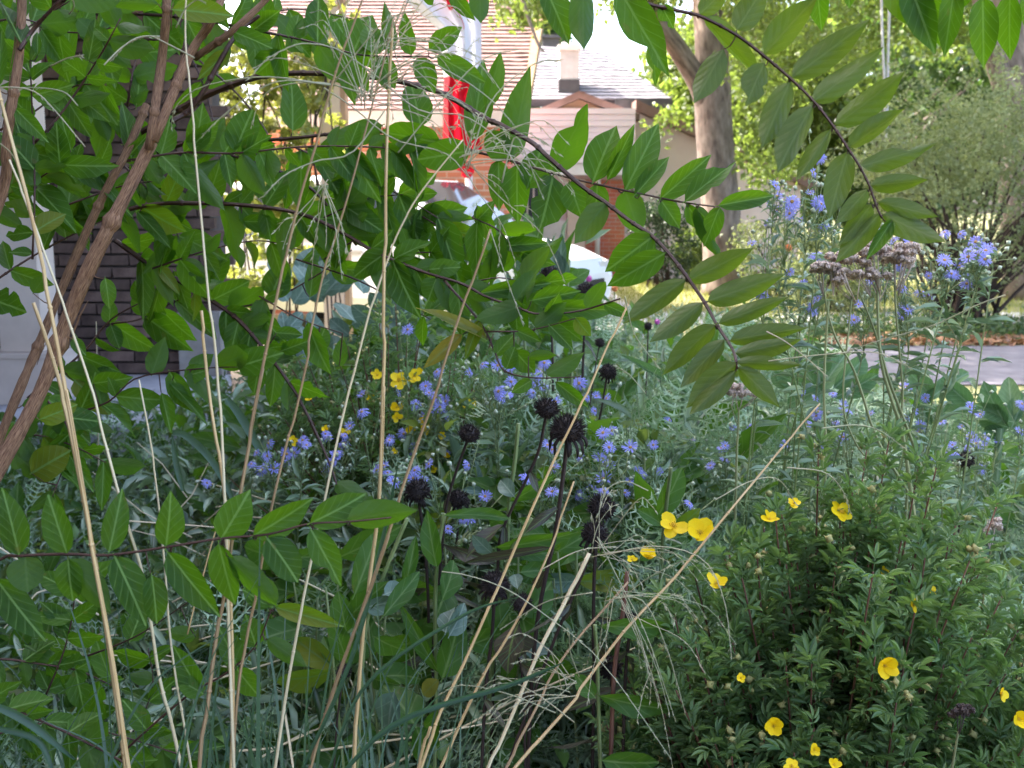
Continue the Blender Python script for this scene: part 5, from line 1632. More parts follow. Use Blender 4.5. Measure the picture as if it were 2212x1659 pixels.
for i, (h, r, d, st_, lab, v) in enumerate(CF):
    hp = P(h[0], h[1], d)
    w, dd = scurve([(h[0], h[1] + r * .3)] + st_, d, d + .06, 26)
    g = Vector((w[-1].x, w[-1].y + .08, 0))
    w += [w[-1].lerp(g, t) for t in (.4, .75, 1)]
    t = thing('dried_coneflower', lab, 'coneflower', g, 'dried black coneflowers')
    rp_ = max(1.5, r * .13)
    mb = MB()
    mb.tube(w, np.concatenate([[rp_ * 1.5, rp_ * 1.15], np.full(len(w) - 2, rp_)]) * d / FPX, 7, vs=7)
    stem = mb.build('stem', 'dead_stem', t)
    tilt = (w[0] - w[2]).normalized()
    q = tilt.to_track_quat('Z', 'Y').to_matrix().to_4x4()
    s = r * d / FPX * 1.22
    link('seed_head', SH[v], stem, Matrix.Translation(hp) @ q @ Matrix.Rotation(rng.uniform(0, 6), 4, 'Z') @ Matrix.Scale(s, 4))
    if r > 20:
        for _ in range(3):
            k = int(rng.integers(9, 22))
            B = Vector(w[k])
            T = B + Vector((rng.normal(0, .05), rng.normal(0, .03), -rng.uniform(.02, .05)))
            link('leaf', tpl_mesh('leaf', SHRUB_TPL[1], 'dead_leaf') if 'dead_me' not in globals() else dead_me, stem, leaf_matrix(B, T, .011, rng.uniform(-1, 1)))
dead_me = tpl_mesh('leaf', SHRUB_TPL[1], 'dead_leaf')

# bare reddish stalks beside the cinquefoil, split pale stalk
st = MB()
w, dd = scurve([(1355, 1235), (1345, 1330), (1328, 1440), (1322, 1560), (1318, 1700)], 1.4, 1.4, 16)
st.tube(w + [Vector((w[-1].x, w[-1].y, 0))], [5 * 1.4 / FPX] * 17, 8)
o = st.build('bare_stalk', 'cinq_twig')
o['label'] = 'bare red brown stalk standing left of the cinquefoil bush'
o['category'] = 'stalk'

# ------------------------------------------------------------------ living coneflower leaves
CL_TPL = [blade_tpl(lance, 10, 4, .2, .2, .03, None, 21, .02, .08), blade_tpl(lance, 10, 4, .15, .35, .04, None, 22, .03, .08), blade_tpl(acuminate, 10, 4, .2, .25, .03, None, 23, .03, .08)]
CLM = {(m_, i): tpl_mesh('leaf', t_, m_) for m_ in ('cone_leaf', 'cone_leaf_blue', 'shrub_leaf_yellow', 'dead_leaf') for i, t_ in enumerate(CL_TPL)}
G_, B_ = 'cone_leaf', 'cone_leaf_blue'
PL = [  # label, stem S points, depth, leaves in z8
    ('leafy green plant with broad toothed leaves at the bottom centre', [(960, 1110), (945, 1200), (940, 1330), (942, 1480), (938, 1690)], 1.55,
     [(725, 1090, 870, 690, 190, 2, G_), (705, 1060, 450, 640, 90, 0, G_), (545, 1380, 365, 1070, 230, 2, G_), (690, 390, 610, 30, 130, 2, G_), (720, 600, 855, 310, 140, 1, G_), (745, 800, 790, 610, 130, 2, B_), (770, 820, 900, 600, 120, 2, B_), (740, 60, 1190, 30, 80, 1, G_),
      (700, 1100, 590, 1200, 110, 0, 'shrub_leaf_yellow'), (690, 1290, 640, 1560, 120, 0, G_), (560, 1400, 640, 1640, 160, 2, G_)]),
    ('green stemmed plant with arched leaves just left of the split pale stalk', [(1150, 1120), (1100, 1200), (1080, 1330), (1060, 1480), (1050, 1690)], 1.62,
     [(1060, 260, 1550, 225, 110, 1, G_), (1250, 700, 1440, 470, 200, 2, G_), (1000, 890, 1200, 590, 220, 2, G_), (890, 880, 1150, 800, 150, 2, G_), (1040, 300, 915, 200, 90, 0, B_), (1200, 520, 1180, 410, 90, 0, B_), (1220, 420, 1440, 390, 110, 2, G_), (1100, 960, 1180, 1150, 120, 0, G_),
      (1300, 980, 1600, 1120, 200, 2, G_), (1080, 1500, 1250, 1620, 170, 2, G_)]),
    ('plant with one long arched leaf beside the cinquefoil bush', [(1285, 1350), (1290, 1420), (1292, 1500), (1298, 1690)], 1.36,
     [(1715, 755, 2230, 800, 130, 1, G_), (1710, 1195, 2190, 1350, 130, 1, G_), (1740, 1610, 2130, 1660, 170, 2, G_), (1690, 1210, 1560, 1060, 120, 2, G_)]),
    ('pale yellow green stalk with narrow leaves between the straws', [(1120, 915), (1112, 1000), (1100, 1090), (1096, 1250), (1090, 1690)], 1.75,
     [(1180, -60, 1080, -180, 110, 0, B_), (1150, -30, 1420, -150, 80, 1, G_), (1130, 120, 980, 60, 90, 0, G_), (1120, 330, 1330, 250, 110, 2, G_)]),
    ('dark leafy stem with toothed leaves behind the straw bases', [(880, 1120), (830, 1240), (790, 1360), (770, 1690)], 1.5,
     [(170, 560, 330, 160, 170, 0, G_), (230, 640, 500, 600, 120, 2, B_), (140, 700, 340, 480, 150, 2, G_), (120, 800, 60, 560, 150, 0, G_), (300, 830, 520, 960, 140, 2, G_), (130, 1000, 30, 740, 140, 0, G_), (350, 700, 600, 400, 120, 1, G_), (480, 560, 560, 200, 90, 0, G_), (360, 560, 530, 490, 120, 2, B_), (420, 1180, 340, 1480, 180, 2, B_)]),
    ('leafy shoots among the seed heads right of the largest cone', [(1450, 1010), (1440, 1090), (1430, 1200), (1420, 1400)], 1.7,
     [(2090, 60, 2260, -230, 150, 0, G_), (2120, 120, 1980, 20, 90, 0, G_), (2200, 150, 2360, 30, 110, 2, G_), (2080, 240, 1990, 340, 90, 0, G_)]),
]
for (lab, st_, d, lv) in PL:
    w, dd = scurve(st_, d, d + .05, 18)
    g = Vector((w[-1].x, w[-1].y + .05, 0))
    t = thing('coneflower_plant', lab, 'plant', g, 'leafy coneflower plants')
    mb = MB()
    mb.tube(w + [g], np.full(19, 4.5) * d / FPX, 7, vs=7)
    stem = mb.build('stem', 'green_stem', t)
    for (x0, y0, x1, y1, wz, v, m_) in lv:
        s0, s1 = z8(x0, y0), z8(x1, y1)
        L = math.hypot(s1[0] - s0[0], s1[1] - s0[1])
        B, T = P(s0[0], s0[1], d + rng.uniform(-.05, .03)), P(s1[0], s1[1], d + rng.uniform(-.3, .3) * L * d / FPX)
        link('leaf', CLM[(m_, v)], stem, leaf_matrix(B, T, wz * .3414 * d / FPX, rng.uniform(-.5, .5)))
# low clump of broad leaves that fills the shade between the straw stems
for (lab, x0, x1, y0, y1, d0, d1, n) in (('low clump of broad green leaves in the shade under the seed heads', 880, 1260, 1130, 1640, 1.6, 1.95, 58), ('low clump of broad green leaves behind the straw bases', 560, 880, 1200, 1640, 1.5, 1.9, 52),
                                         ('leafy green clump between the feathery leaves and the cinquefoil', 1330, 1560, 960, 1200, 1.9, 2.3, 22)):
    c0 = P((x0 + x1) / 2, y1, (d0 + d1) / 2)
    t = thing('coneflower_plant', lab, 'plant', (c0.x, c0.y, 0), 'leafy coneflower plants')
    stems = []
    for k in range(7):
        xs, dd_ = rng.uniform(x0, x1), rng.uniform(d0, d1)
        ys = rng.uniform(y0, y0 + 120)
        top = P(xs, ys, dd_)
        g = Vector((top.x + rng.normal(0, .05), top.y + rng.normal(0, .04), 0))
        mb = MB()
        ax_ = spline([g, g.lerp(top, .5) + Vector((rng.normal(0, .02), 0, 0)), top], 14)
        mb.tube(ax_, np.linspace(.0035, .0018, 14), 6, vs=7)
        stems.append((mb.build('stem', 'green_stem', t), ax_))
    for k in range(n):
        st_o, ax_ = stems[k % 7]
        zc = P(0, y1 + 40, d1).z
        i = int(rng.integers(5, 14))
        B = Vector(ax_[i])
        a = rng.uniform(0, 6.283)
        L = rng.uniform(.05, .112)
        T = B + Vector((math.cos(a), math.sin(a) * .8 - .25, rng.uniform(-.45, .5))).normalized() * L
        link('leaf', CLM[('cone_leaf_blue' if k % 9 == 0 and L < .09 else 'cone_leaf', int(rng.integers(0, 3)))], st_o, leaf_matrix(B, T, L * rng.uniform(.32, .48), rng.uniform(-.9, .9)))
crumple = thing('withered_leaf', 'crumpled grey brown leaf hanging below the small black head', 'leaf', P(1115, 1385, 1.44))
s0, s1 = z8(1205, 750), z8(1080, 1010)
link('blade', CLM[('dead_leaf', 1)], crumple, leaf_matrix(P(*s0, 1.45), P(*s1, 1.42), 55 * 1.44 / FPX, .9))
s0, s1 = z8(1240, 800), z8(1250, 980)
link('blade', CLM[('dead_leaf', 1)], crumple, leaf_matrix(P(*s0, 1.45), P(*s1, 1.46), 45 * 1.44 / FPX, -.7))

# ================================================================== ASTERS
def daisy_mesh(seed, npet=18, droop=0.0):
    rr = np.random.default_rng(seed)
    mb = MB()
    for i in range(npet):
        a = i / npet * 6.283 + rr.normal(0, .08)
        L, wd = rr.uniform(.85, 1.05), rr.uniform(.075, .105)
        z1_, z2_ = .10 + rr.normal(0, .06) - droop * .3, .05 + rr.normal(0, .12) - droop
        c, s = math.cos(a), math.sin(a)
        loc = [(.2, -wd * .5, .02), (.2, wd * .5, .02), (.6, wd, z1_), (.6, -wd, z1_), (L, 0.02, z2_), (L * .93, -wd * .7, z2_), (L * .93, wd * .7, z2_)]
        v = np.array([(x * c - y * s, x * s + y * c, z) for x, y, z in loc])
        mb.add(v, [np.array([[0, 1, 2, 3]]), np.array([[3, 2, 6, 5]]), np.array([[5, 6, 4]])], None, 0, rr.random() * .4)
    a = np.linspace(0, 6.283, 9)[:-1]
    v = [(.22 * math.cos(t), .22 * math.sin(t), .03) for t in a] + [(.13 * math.cos(t), .13 * math.sin(t), .13) for t in a] + [(0, 0, .15)]
    f4 = [(i, (i + 1) % 8, 8 + (i + 1) % 8, 8 + i) for i in range(8)]
    f3 = [(8 + i, 8 + (i + 1) % 8, 16) for i in range(8)]
    mb.add(np.array(v), [np.array(f4), np.array(f3)], None, 1, .5)
    v = [(.20 * math.cos(t), .20 * math.sin(t), .02) for t in a] + [(.10 * math.cos(t), .10 * math.sin(t), -.28) for t in a]
    mb.add(np.array(v), [np.array([(8 + i, 8 + (i + 1) % 8, (i + 1) % 8, i) for i in range(8)])], None, 2, .5)
    return mb.mesh('flower', ['aster_petal', 'aster_disc', 'aster_leaf'])


DAISY = [daisy_mesh(i, 15 + i, (-.15, .1, .45, 0, .25)[i]) for i in range(5)]
FL = [z5(*p) for p in [(505, 530), (215, 940), (215, 1050), (390, 1230), (480, 1190), (530, 1270), (560, 1000), (640, 930), (690, 1050), (745, 1080), (710, 1020), (690, 960), (745, 985), (630, 1080), (1160, 860), (1100, 940), (1140, 950), (1080, 920), (1320, 870), (1300, 930), (1370, 740), (980, 750), (895, 805), (1155, 770),
       (1590, 870), (1640, 960), (1700, 950), (1690, 1045), (1390, 1000), (1440, 985), (1420, 1290), (1390, 1260), (1600, 1335), (1715, 1340), (1790, 1385), (1780, 1275), (1740, 1160), (1800, 1170), (2060, 1260), (1915, 1275), (1750, 1550), (1670, 1540), (1610, 1610), (1420, 1555), (1880, 1570), (1910, 1490), (2000, 1450), (2000, 1580),
       (2100, 1430), (1260, 1470), (995, 1585), (750, 1310), (600, 1480), (540, 1470), (355, 1390), (60, 1310), (20, 1370), (110, 1200), (140, 1140), (415, 1490), (310, 1420), (550, 1420), (890, 1390), (640, 1380), (760, 1790), (900, 1720)]]
FL += [z4(*p) for p in [(1915, 1230), (1940, 1260), (2060, 1190), (1700, 1250), (1625, 1310), (1695, 1380), (1690, 1330), (1590, 1380), (2120, 1330), (2110, 1380), (1310, 1500), (2180, 1250), (1860, 1310)]]
FL += [z6(*p) for p in [(720, 165), (895, 60), (805, 245), (545, 285), (900, 330), (865, 380), (870, 430), (1700, 90), (1850, 70), (1852, 105), (1960, 30), (1955, 85), (1600, 190), (1770, 185), (1835, 200), (1840, 240), (1610, 320), (1430, 380), (1465, 400), (1460, 430), (1235, 220), (1330, 210), (1440, 90), (1155, 370), (995, 935), (880, 965),
       (900, 1050), (890, 1090), (830, 1130), (980, 1080), (1050, 1040), (1060, 1000), (1030, 1170), (1010, 1120), (1060, 1210), (1030, 1250), (1235, 1060), (1460, 890), (890, 1275), (905, 1270), (360, 1150), (100, 1230), (285, 1280), (150, 1365), (690, 1260), (1510, 1040), (1680, 1115), (1810, 1140), (1860, 1020), (1540, 1180),
       (1560, 1270), (1870, 1210), (1900, 1250), (1960, 1215), (2040, 1230), (1750, 1260), (1720, 1300), (1640, 1350), (1900, 1330), (2190, 1000), (310, 1350), (10, 1580), (135, 1590), (1090, 1535)]]
FL += [z3(*p) for p in [(630, 1175), (640, 1240), (600, 1300), (690, 1290), (740, 1310), (720, 1350), (795, 1390), (590, 1410), (640, 1330), (935, 1445), (870, 1090), (910, 1000), (850, 1220), (920, 1290), (890, 1310), (890, 1620), (480, 1540), (1700, 1470), (1800, 1480), (1900, 1510), (1860, 1590), (1960, 1560), (2010, 1560), (1490, 1530),
       (1380, 1520), (1330, 1510), (1440, 1640), (1690, 1635), (1830, 1630), (1850, 1650), (1940, 1620)]]
FL += [(q[0] + rng.normal(0, 26), q[1] + rng.normal(0, 20)) for q in FL if rng.random() < .45]
AST = [  # label, centre, depth, base offset x
    ('tall blue aster leaning right in front of the maple trunk', (1720, 430), 1.95, .02, 28),
    ('tall blue aster with spread sprays beside the road shrub', (2040, 560), 1.95, -.12, 30),
    ('slender blue aster behind the brown yarrow heads', (1900, 600), 2.05, 0, 27),
    ('blue aster drift at the foot of the yarrow stems', (1790, 905), 2.25, 0, 22),
    ('low blue aster under the woolly leaves', (2070, 960), 2.2, 0, 24),
    ('blue aster blooming below the curved leafy twig', (1120, 850), 2.25, 0, 27),
    ('blue aster around the pale straw tip', (1280, 870), 2.2, 0, 29),
    ('blue aster in flower right of the largest black cone', (1300, 1000), 2.0, 0, 30),
    ('loose blue aster nearest the pair of yellow flowers', (1390, 1050), 1.95, 0, 27),
    ('blue aster mixed among the small yellow flowers', (950, 900), 2.35, 0, 27),
    ('blue aster left of the small yellow flowers', (770, 930), 2.3, 0, 28),
    ('blue aster low on the left between the straw stems', (590, 990), 2.3, 0, 26),
    ('small blue aster shoots in the feathery leaves', (1540, 1000), 2.1, 0, 22),
    ('scattered late aster low behind the leafy coneflowers', (960, 1090), 1.9, 0, 27),
]
NL = blade_tpl(lance, 3, 2, .25, .3, 0)
groups = [[] for _ in AST]
for f in FL:
    groups[min(range(len(AST)), key=lambda i: math.hypot(f[0] - AST[i][1][0], (f[1] - AST[i][1][1]) * 1.2))].append(f)
for (lab, c, d, dx, sz), fs_ in zip(AST, groups):
    if not fs_:
        continue
    bx = P(c[0], c[1], d)
    base = Vector((bx.x + dx, bx.y + .1, 0))
    t = thing('blue_aster', lab, 'aster', base, 'blue asters in the bed')
    order = sorted(fs_, key=lambda q: q[0])
    per = 4
    pos, yd, sc = [], [], []
    bpos = []
    for k in range(0, len(order), per):
        grp = order[k:k + per]
        top = np.mean(grp, axis=0)
        dt = d + rng.uniform(-.1, .1)
        fork = P(top[0] + rng.normal(0, 12), max(q[1] for q in grp) + rng.uniform(40, 90), dt)
        b0 = base + Vector((rng.normal(0, .07), rng.normal(0, .06), 0))
        mb = MB()
        ctl = spline([b0, b0.lerp(fork, .5) + Vector((rng.normal(0, .02), 0, .04)), fork], 12)
        mb.tube(ctl, np.linspace(.0024, .0013, 12), 5, vs=7)
        for i in range(12):
            for _ in range(5):
                j = min(i, 10)
                p_ = ctl[j] + (ctl[j + 1] - ctl[j]) * rng.random()
                a_ = unit(1)[0]
                pos.append(p_)
                yd.append(a_ * [1, 1, .3] + [0, 0, .35])
                sc.append(rng.uniform(.022, .06))
        heads = []
        for q in grp:
            hp = P(q[0], q[1], dt + rng.uniform(-.06, .06))
            heads.append(hp)
            mid = fork.lerp(hp, .55) + Vector((rng.normal(0, .008), 0, .01))
            br_ = spline([fork, mid, hp - Vector((0, 0, .004))], 6)
            mb.tube(br_, .0009, 4)
            for i in range(1, 5):
                for _ in range(3):
                    pos.append(br_[i])
                    yd.append(unit(1)[0] + [0, 0, .4])
                    sc.append(rng.uniform(.010, .026))
            for _ in range(3):
                tip = fork.lerp(hp, rng.uniform(.5, 1.2)) + Vector((rng.normal(0, .022), rng.normal(0, .02), rng.uniform(-.02, .03)))
                mb.tube([fork.lerp(hp, .4), tip], .0007, 3)
                bpos.append(tuple(tip))
        stem = mb.build('stem', 'green_stem', t)
        for hp in heads:
            up = (CAM - hp).normalized() * rng.uniform(.25, 1.0) + Vector((rng.normal(0, .5), 0, rng.uniform(.1, .9)))
            q4 = up.to_track_quat('Z', 'Y').to_matrix().to_4x4()
            s = sz * .60 * d / FPX * rng.uniform(.65, 1.12)
            link('flower', DAISY[int(rng.integers(0, 5))], stem, Matrix.Translation(hp) @ q4 @ Matrix.Rotation(rng.uniform(0, 6), 4, 'Z') @ Matrix.Scale(s, 4))
    mb = MB()
    sc = np.array(sc)
    mb.scatter(NL, frame_mats(np.array(pos), np.array(yd), unit(len(pos)) * .5 + [0, -.4, 1], sc * .22, sc, sc))
    mb.build('leaves', 'aster_leaf', t, kind='stuff')
    mb = MB()
    s = rng.uniform(.0032, .0055, len(bpos))
    OCT = (np.array([(1, 0, 0), (-1, 0, 0), (0, 1, 0), (0, -1, 0), (0, 0, 1.3), (0, 0, -1.3)], float), [np.array([[0, 2, 4], [2, 1, 4], [1, 3, 4], [3, 0, 4], [2, 0, 5], [1, 2, 5], [3, 1, 5], [0, 3, 5]])], np.zeros((6, 2)))
    mb.scatter(OCT, frame_mats(np.array(bpos), unit(len(bpos)), unit(len(bpos)), s, s, s), 0, None, True)
    mb.build('buds', 'bud', t, kind='stuff')

# ================================================================== SHRUBBY CINQUEFOIL
def cinq_leaf(seed):
    rr = np.random.default_rng(seed)
    mb = MB()
    one = blade_tpl(lance, 4, 2, .35, .12, 0)
    m = []
    for (y, a, L) in ((.28, 1.0, .5), (.28, -1.0, .5), (.45, .55, .56), (.45, -.55, .56), (.5, 0, .6)):
        a += rr.normal(0, .1)
        yv = np.array([math.sin(a), math.cos(a), rr.normal(.05, .12)])
        m.append(frame_mats([[0, y, 0]], [yv], [[0, -.1, 1]], L * .25, L, L)[0])
    mb.scatter(one, np.array(m), 0, rr.random(5) * .25, True)
    mb.tube([(0, 0, 0), (0, .5, 0)], .012, 3)
    return mb


CQ_B = [cinq_leaf(i) for i in range(4)]
CQ = [b.mesh('leaf', 'cinq_leaf') for b in CQ_B]


def mb_tpl(b):
    faces = {}
    for f in b.f:
        faces.setdefault(f.shape[1], []).append(f)
    return np.concatenate(b.v), [np.concatenate(v) for v in faces.values()], np.concatenate(b.uv)


CQ_T = [mb_tpl(b) for b in CQ_B]
pet = blade_tpl(lambda v: min(1, (math.sin(math.pi * min(1, .08 + .86 * v)) ** .55)), 4, 4, .12, -.06, .02)
PET = [tpl_mesh('petal', (pet[0] * [.92, 1, 1], pet[1], pet[2]), 'yellow_petal'), None]
mbd = MB()
for k in range(26):
    a, r_ = k * 2.4, .03 + .0085 * k
    mbd.tube([(math.cos(a) * r_, math.sin(a) * r_, 0), (math.cos(a) * r_ * 1.25, math.sin(a) * r_ * 1.25, .16)], [.018, .03], 4)
DISC = mbd.mesh('stamens', 'yellow_disc')


def yellow_flower(parent, pos, normal, r, sub=True):
    q = Vector(normal).to_track_quat('Z', 'Y').to_matrix().to_4x4()
    base = Matrix.Translation(pos) @ q @ Matrix.Rotation(rng.uniform(0, 6), 4, 'Z')
    o = link('flower', DISC, parent, base @ Matrix.Scale(r, 4))
    openness = rng.uniform(.0, .75)
    for k in range(5):
        if rng.random() < .06:
            continue
        m = Matrix.Rotation(k * 1.2566 + rng.normal(0, .13), 4, 'Z') @ Matrix.Rotation(openness + rng.normal(0, .14), 4, 'X') @ Matrix.Translation((0, .06, 0)) @ Matrix.Rotation(rng.normal(0, .15), 4, 'Y') @ Matrix.Diagonal((rng.uniform(.85, 1.12), rng.uniform(.85, 1.1), 1, 1))
        if sub:
            link('petal', PET[0], o, m)
    return o


def cinquefoil(label, centre, d, rx, ry, rz, nshoot, nleaf, flowers, lsize, nbuds):
    c = P(centre[0], centre[1], d)
    t = thing('cinquefoil', label, 'shrub', (c.x, c.y, 0), 'yellow cinquefoil shrubs')
    tw = MB()
    pos, yd, zh = [], [], []
    bud = []
    for k in range(nshoot):
        u = unit(1)[0]
        u[2] = abs(u[2]) * 1.0 - .35 * rng.random()
        u[1] = -abs(u[1]) * .9 if rng.random() < .72 else u[1]
        tip = np.array(c) + u / np.linalg.norm(u) * np.array([rx, ry, rz]) * (rng.uniform(.55, 1.08) if k % 7 else rng.uniform(1.0, 1.3))
        if tip[2] < .05:
            tip[2] = .05 + rng.random() * .1
        root = np.array([c.x + rng.normal(0, .05), c.y + rng.normal(0, .05), max(0.0, c.z - rz * 1.0)])
        mid = root * .35 + tip * .65 + [0, 0, -.04]
        pts = spline([Vector(root), Vector(mid), Vector(tip)], 14)
        tw.tube(pts, np.linspace(.0028, .0010, 14), 4, 0, rng.random())
        n = nleaf
        for i in range(n):
            s = 1 - .5 * (i / n) ** 1.4
            x = s * 13
            j = min(int(x), 12)
            p = pts[j] + (pts[j + 1] - pts[j]) * (x - j)
            ax = pts[j + 1] - pts[j]
            ax = ax / np.linalg.norm(ax)
            a = unit(1)[0]
            a -= ax * (a @ ax)
            y = a / np.linalg.norm(a) * .9 + ax * rng.uniform(.2, 1.7) + [0, -.25, .1]
            pos.append(p)
            yd.append(y)
            zh.append(ax + a * -.3 + [0, 0, .5])
        if rng.random() < nbuds:
            for _ in range(int(rng.integers(1, 5))):
                bud.append(tip + rng.normal(0, .012, 3) + [0, 0, .01])
    stem = tw.build('twigs', 'cinq_twig', t)
    pos, yd, zh = np.array(pos), np.array(yd), np.array(zh)
    s = lsize * rng.uniform(.75, 1.2, len(pos))
    mats = frame_mats(pos, yd, zh, s, s, s)
    cam = np.array(CAM)
    near = np.argsort(np.linalg.norm(pos - cam, axis=1) - .25 * (pos[:, 2] - c.z))
    for i in near[:300]:
        link('leaf', CQ[int(rng.integers(0, 4))], stem, Matrix(mats[i].tolist()))
    rest = near[300:]
    mb = MB()
    for k in range(4):
        mb.scatter(CQ_T[k], mats[rest[k::4]], 0, None, True)
    mb.build('small_leaves', 'cinq_leaf', t, kind='stuff')
    for (sx, sy, r, nx, nz, dd) in flowers:
        p = P(sx, sy, dd)
        yellow_flower(t, p, Vector((nx, -1, nz)), r * dd / FPX)
        mbs = MB()
    mb = MB()
    bud = np.array(bud)
    s = rng.uniform(.004, .0062, len(bud))
    mb.scatter(OCT, frame_mats(bud, unit(len(bud)), unit(len(bud)), s, s, s), 0, None, True)
    SEP = (np.array([(-.4, 0, 0), (.4, 0, 0), (0, 1, .2)], float), [np.array([[0, 1, 2]])], np.zeros((3, 2)))
    bb = np.repeat(bud, 5, 0)
    mb.scatter(SEP, frame_mats(bb, unit(len(bb)), unit(len(bb)), .0045, .009, .009), 0)
    mb.build('buds', 'cinq_bud', t, kind='stuff')
    return t


def zz9(x, y): return z9(x, y)


F1 = [(*z8(2165, 130), 33, -.1, 1.1, 1.24), (1512, 1152, 36, .1, 1.0, 1.22), (1547, 1262, 27, .3, 2.2, 1.22), (1910, 1437, 31, .1, .25, 1.16), (1671, 1568, 26, -.1, .2, 1.14), (1972, 1308, 16, .9, .3, 1.3), (2163, 1498, 18, .8, .2, 1.2), (2200, 1553, 26, .2, .5, 1.2),
      (1758, 1620, 14, .2, .6, 1.12), (1662, 1122, 20, .3, 2.0, 1.4), (1815, 1105, 28, .9, 1.6, 1.38), (1714, 1088, 16, .1, 2.2, 1.4), (1400, 1204, 22, .2, 2.4, 1.28), (1912, 1235, 14, .8, .6, 1.4), (2015, 1278, 14, .4, 1.4, 1.35), (1800, 1652, 16, .3, .8, 1.12), (1710, 1656, 18, .1, 1.0, 1.1), (1365, 1210, 12, 0, 1.5, 1.3), (1600, 1465, 11, 0, 1, 1.2)]
F1[0] = (1455, 1136, 33, -.1, 1.1, 1.24)
cinquefoil('large cinquefoil bush with yellow flowers filling the lower right corner', (1770, 1625), 1.55, .275, .27, .375, 420, 24, F1, .038, .5)
F2 = [(862, 822, 20, 0, .6, 2.45), (895, 812, 16, .2, .7, 2.45), (815, 810, 13, 0, .6, 2.5), (803, 862, 11, -.2, .5, 2.5), (857, 880, 16, 0, .5, 2.45), (858, 903, 12, .4, .3, 2.4), (918, 910, 14, .1, .4, 2.4), (890, 930, 14, 0, .3, 2.4), (915, 928, 15, .2, .4, 2.38), (951, 942, 11, .7, .3, 2.38), (1015, 875, 14, 0, .6, 2.45), (668, 862, 11, 0, .8, 2.5), (703, 930, 12, 0, 1.2, 2.4), (632, 952, 12, 0, .8, 2.4), (965, 985, 9, 0, .6, 2.4), (935, 1015, 9, 0, .6, 2.35), (852, 975, 9, 0, .6, 2.35), (745, 935, 12, 0, 1, 2.4), (905, 805, 11, .2, .7, 2.5)]
cinquefoil('smaller cinquefoil dotted with yellow flowers among the blue asters', (880, 960), 2.75, .36, .34, .30, 140, 12, F2, .042, .4)

# ================================================================== YARROW
def yarrow(label, heads, stems, d, headmat='yarrow_head', dens=120):
    b0 = stems[0][0][-1]
    g = P(b0[0], b0[1], d)
    t = thing('dry_yarrow', label, 'yarrow', (g.x, g.y, 0), 'dry brown yarrow')
    for (pts, r0, r1) in stems:
        w, dd = scurve(pts, d, d, 16)
        if pts[-1][1] > 1000:
            w = list(w) + [Vector((w[-1].x, w[-1].y, 0))]
        mb = MB()
        mb.tube(w, np.linspace(r0, r1, len(w)) * d / FPX, 6, vs=7)
        mb.build('stem', 'yarrow_stem', t)
    for (x, y, rx, ry, org) in heads:
        sub_ = [(rng.uniform(-1, 1) * rx * .8, rng.uniform(-.8, .5) * ry * .7) for _ in range(6)]
        k = int(dens * 1.35 * rx / 30)
        a, rr_ = rng.uniform(0, 6.283, k), np.sqrt(rng.random(k))
        sx, sy = x + np.cos(a) * rr_ * rx, y + np.sin(a) * rr_ * ry * .6 - (1 - rr_ ** 2) * ry * .6
        pick = rng.integers(0, 6, k)
        q_ = np.array(sub_)[pick]
        sx = x + q_[:, 0] + np.cos(a) * rr_ * rx * .36
        sy = y + q_[:, 1] + np.sin(a) * rr_ * ry * .26 - (1 - rr_ ** 2) * ry * .22
        p = np.array([tuple(P(sx[i], sy[i], d + math.sin(a[i]) * rr_[i] * rx * d / FPX)) for i in range(k)])
        s = rng.uniform(3.8, 6.4, k) * d / FPX
        mb = MB()
        mb.scatter(OCT, frame_mats(p, unit(k), unit(k), s * .9, s, s), 0)
        bits = 3
        pb = np.repeat(p, bits, 0)
        sb = np.repeat(s, bits)
        mb.scatter(OCT, frame_mats(pb + unit(len(pb)) * sb[:, None] * .9, unit(len(pb)), unit(len(pb)), sb * .35, sb * .5, sb * .35), 0)
        o_ = P(org[0], org[1], d)
        for i in range(0, k, 30):
            e_ = Vector(p[i])
            m_ = o_.lerp(e_, .55) + Vector((0, 0, -.004))
            mb.tube([o_, m_, e_], .0008, 3)
        mb.build('flower_head', headmat, t)
    return t


yarrow('tall dry yarrow with wide brown flower heads in front of the road shrub',
       [(1782, 578, 38, 24, (1778, 640)), (1835, 602, 34, 26, (1850, 655)), (1855, 565, 30, 26, (1880, 640)), (1895, 545, 34, 30, (1900, 640)), (1935, 560, 40, 34, (1935, 630)), (1960, 540, 30, 26, (1940, 640)), (1900, 595, 26, 18, (1900, 650)), (1810, 560, 26, 16, (1800, 640))],
       [([(1897, 590), (1896, 650), (1898, 720), (1905, 790), (1925, 860), (1948, 930), (1965, 1040), (1985, 1200)], 2.6, 5), ([(1855, 630), (1880, 690), (1897, 740), (1920, 820), (1950, 900), (1990, 1010), (2010, 1120)], 2, 4.5), ([(1932, 610), (1936, 680), (1944, 770), (1950, 850), (1945, 920)], 2, 2.6),
        ([(1778, 610), (1785, 660), (1795, 700), (1810, 740), (1840, 790), (1862, 850), (1895, 950), (1960, 1060)], 2, 3.6), ([(1790, 650), (1784, 740), (1780, 850), (1784, 960), (1783, 1030)], 2.6, 3), ([(1840, 640), (1832, 720), (1822, 830), (1825, 900), (1850, 960), (1868, 985)], 2.2, 2)], 1.72)
yarrow('short brown yarrow head left of the straw in the feathery leaves', [(1600, 848, 30, 22, (1595, 890)), (1575, 848, 13, 12, (1580, 880)), (1640, 850, 18, 10, (1600, 885))], [([(1596, 880), (1595, 920), (1592, 970), (1590, 1060)], 2.2, 3), ([(1578, 872), (1590, 910), (1600, 930)], 1.6, 1.6)], 1.9, dens=60)
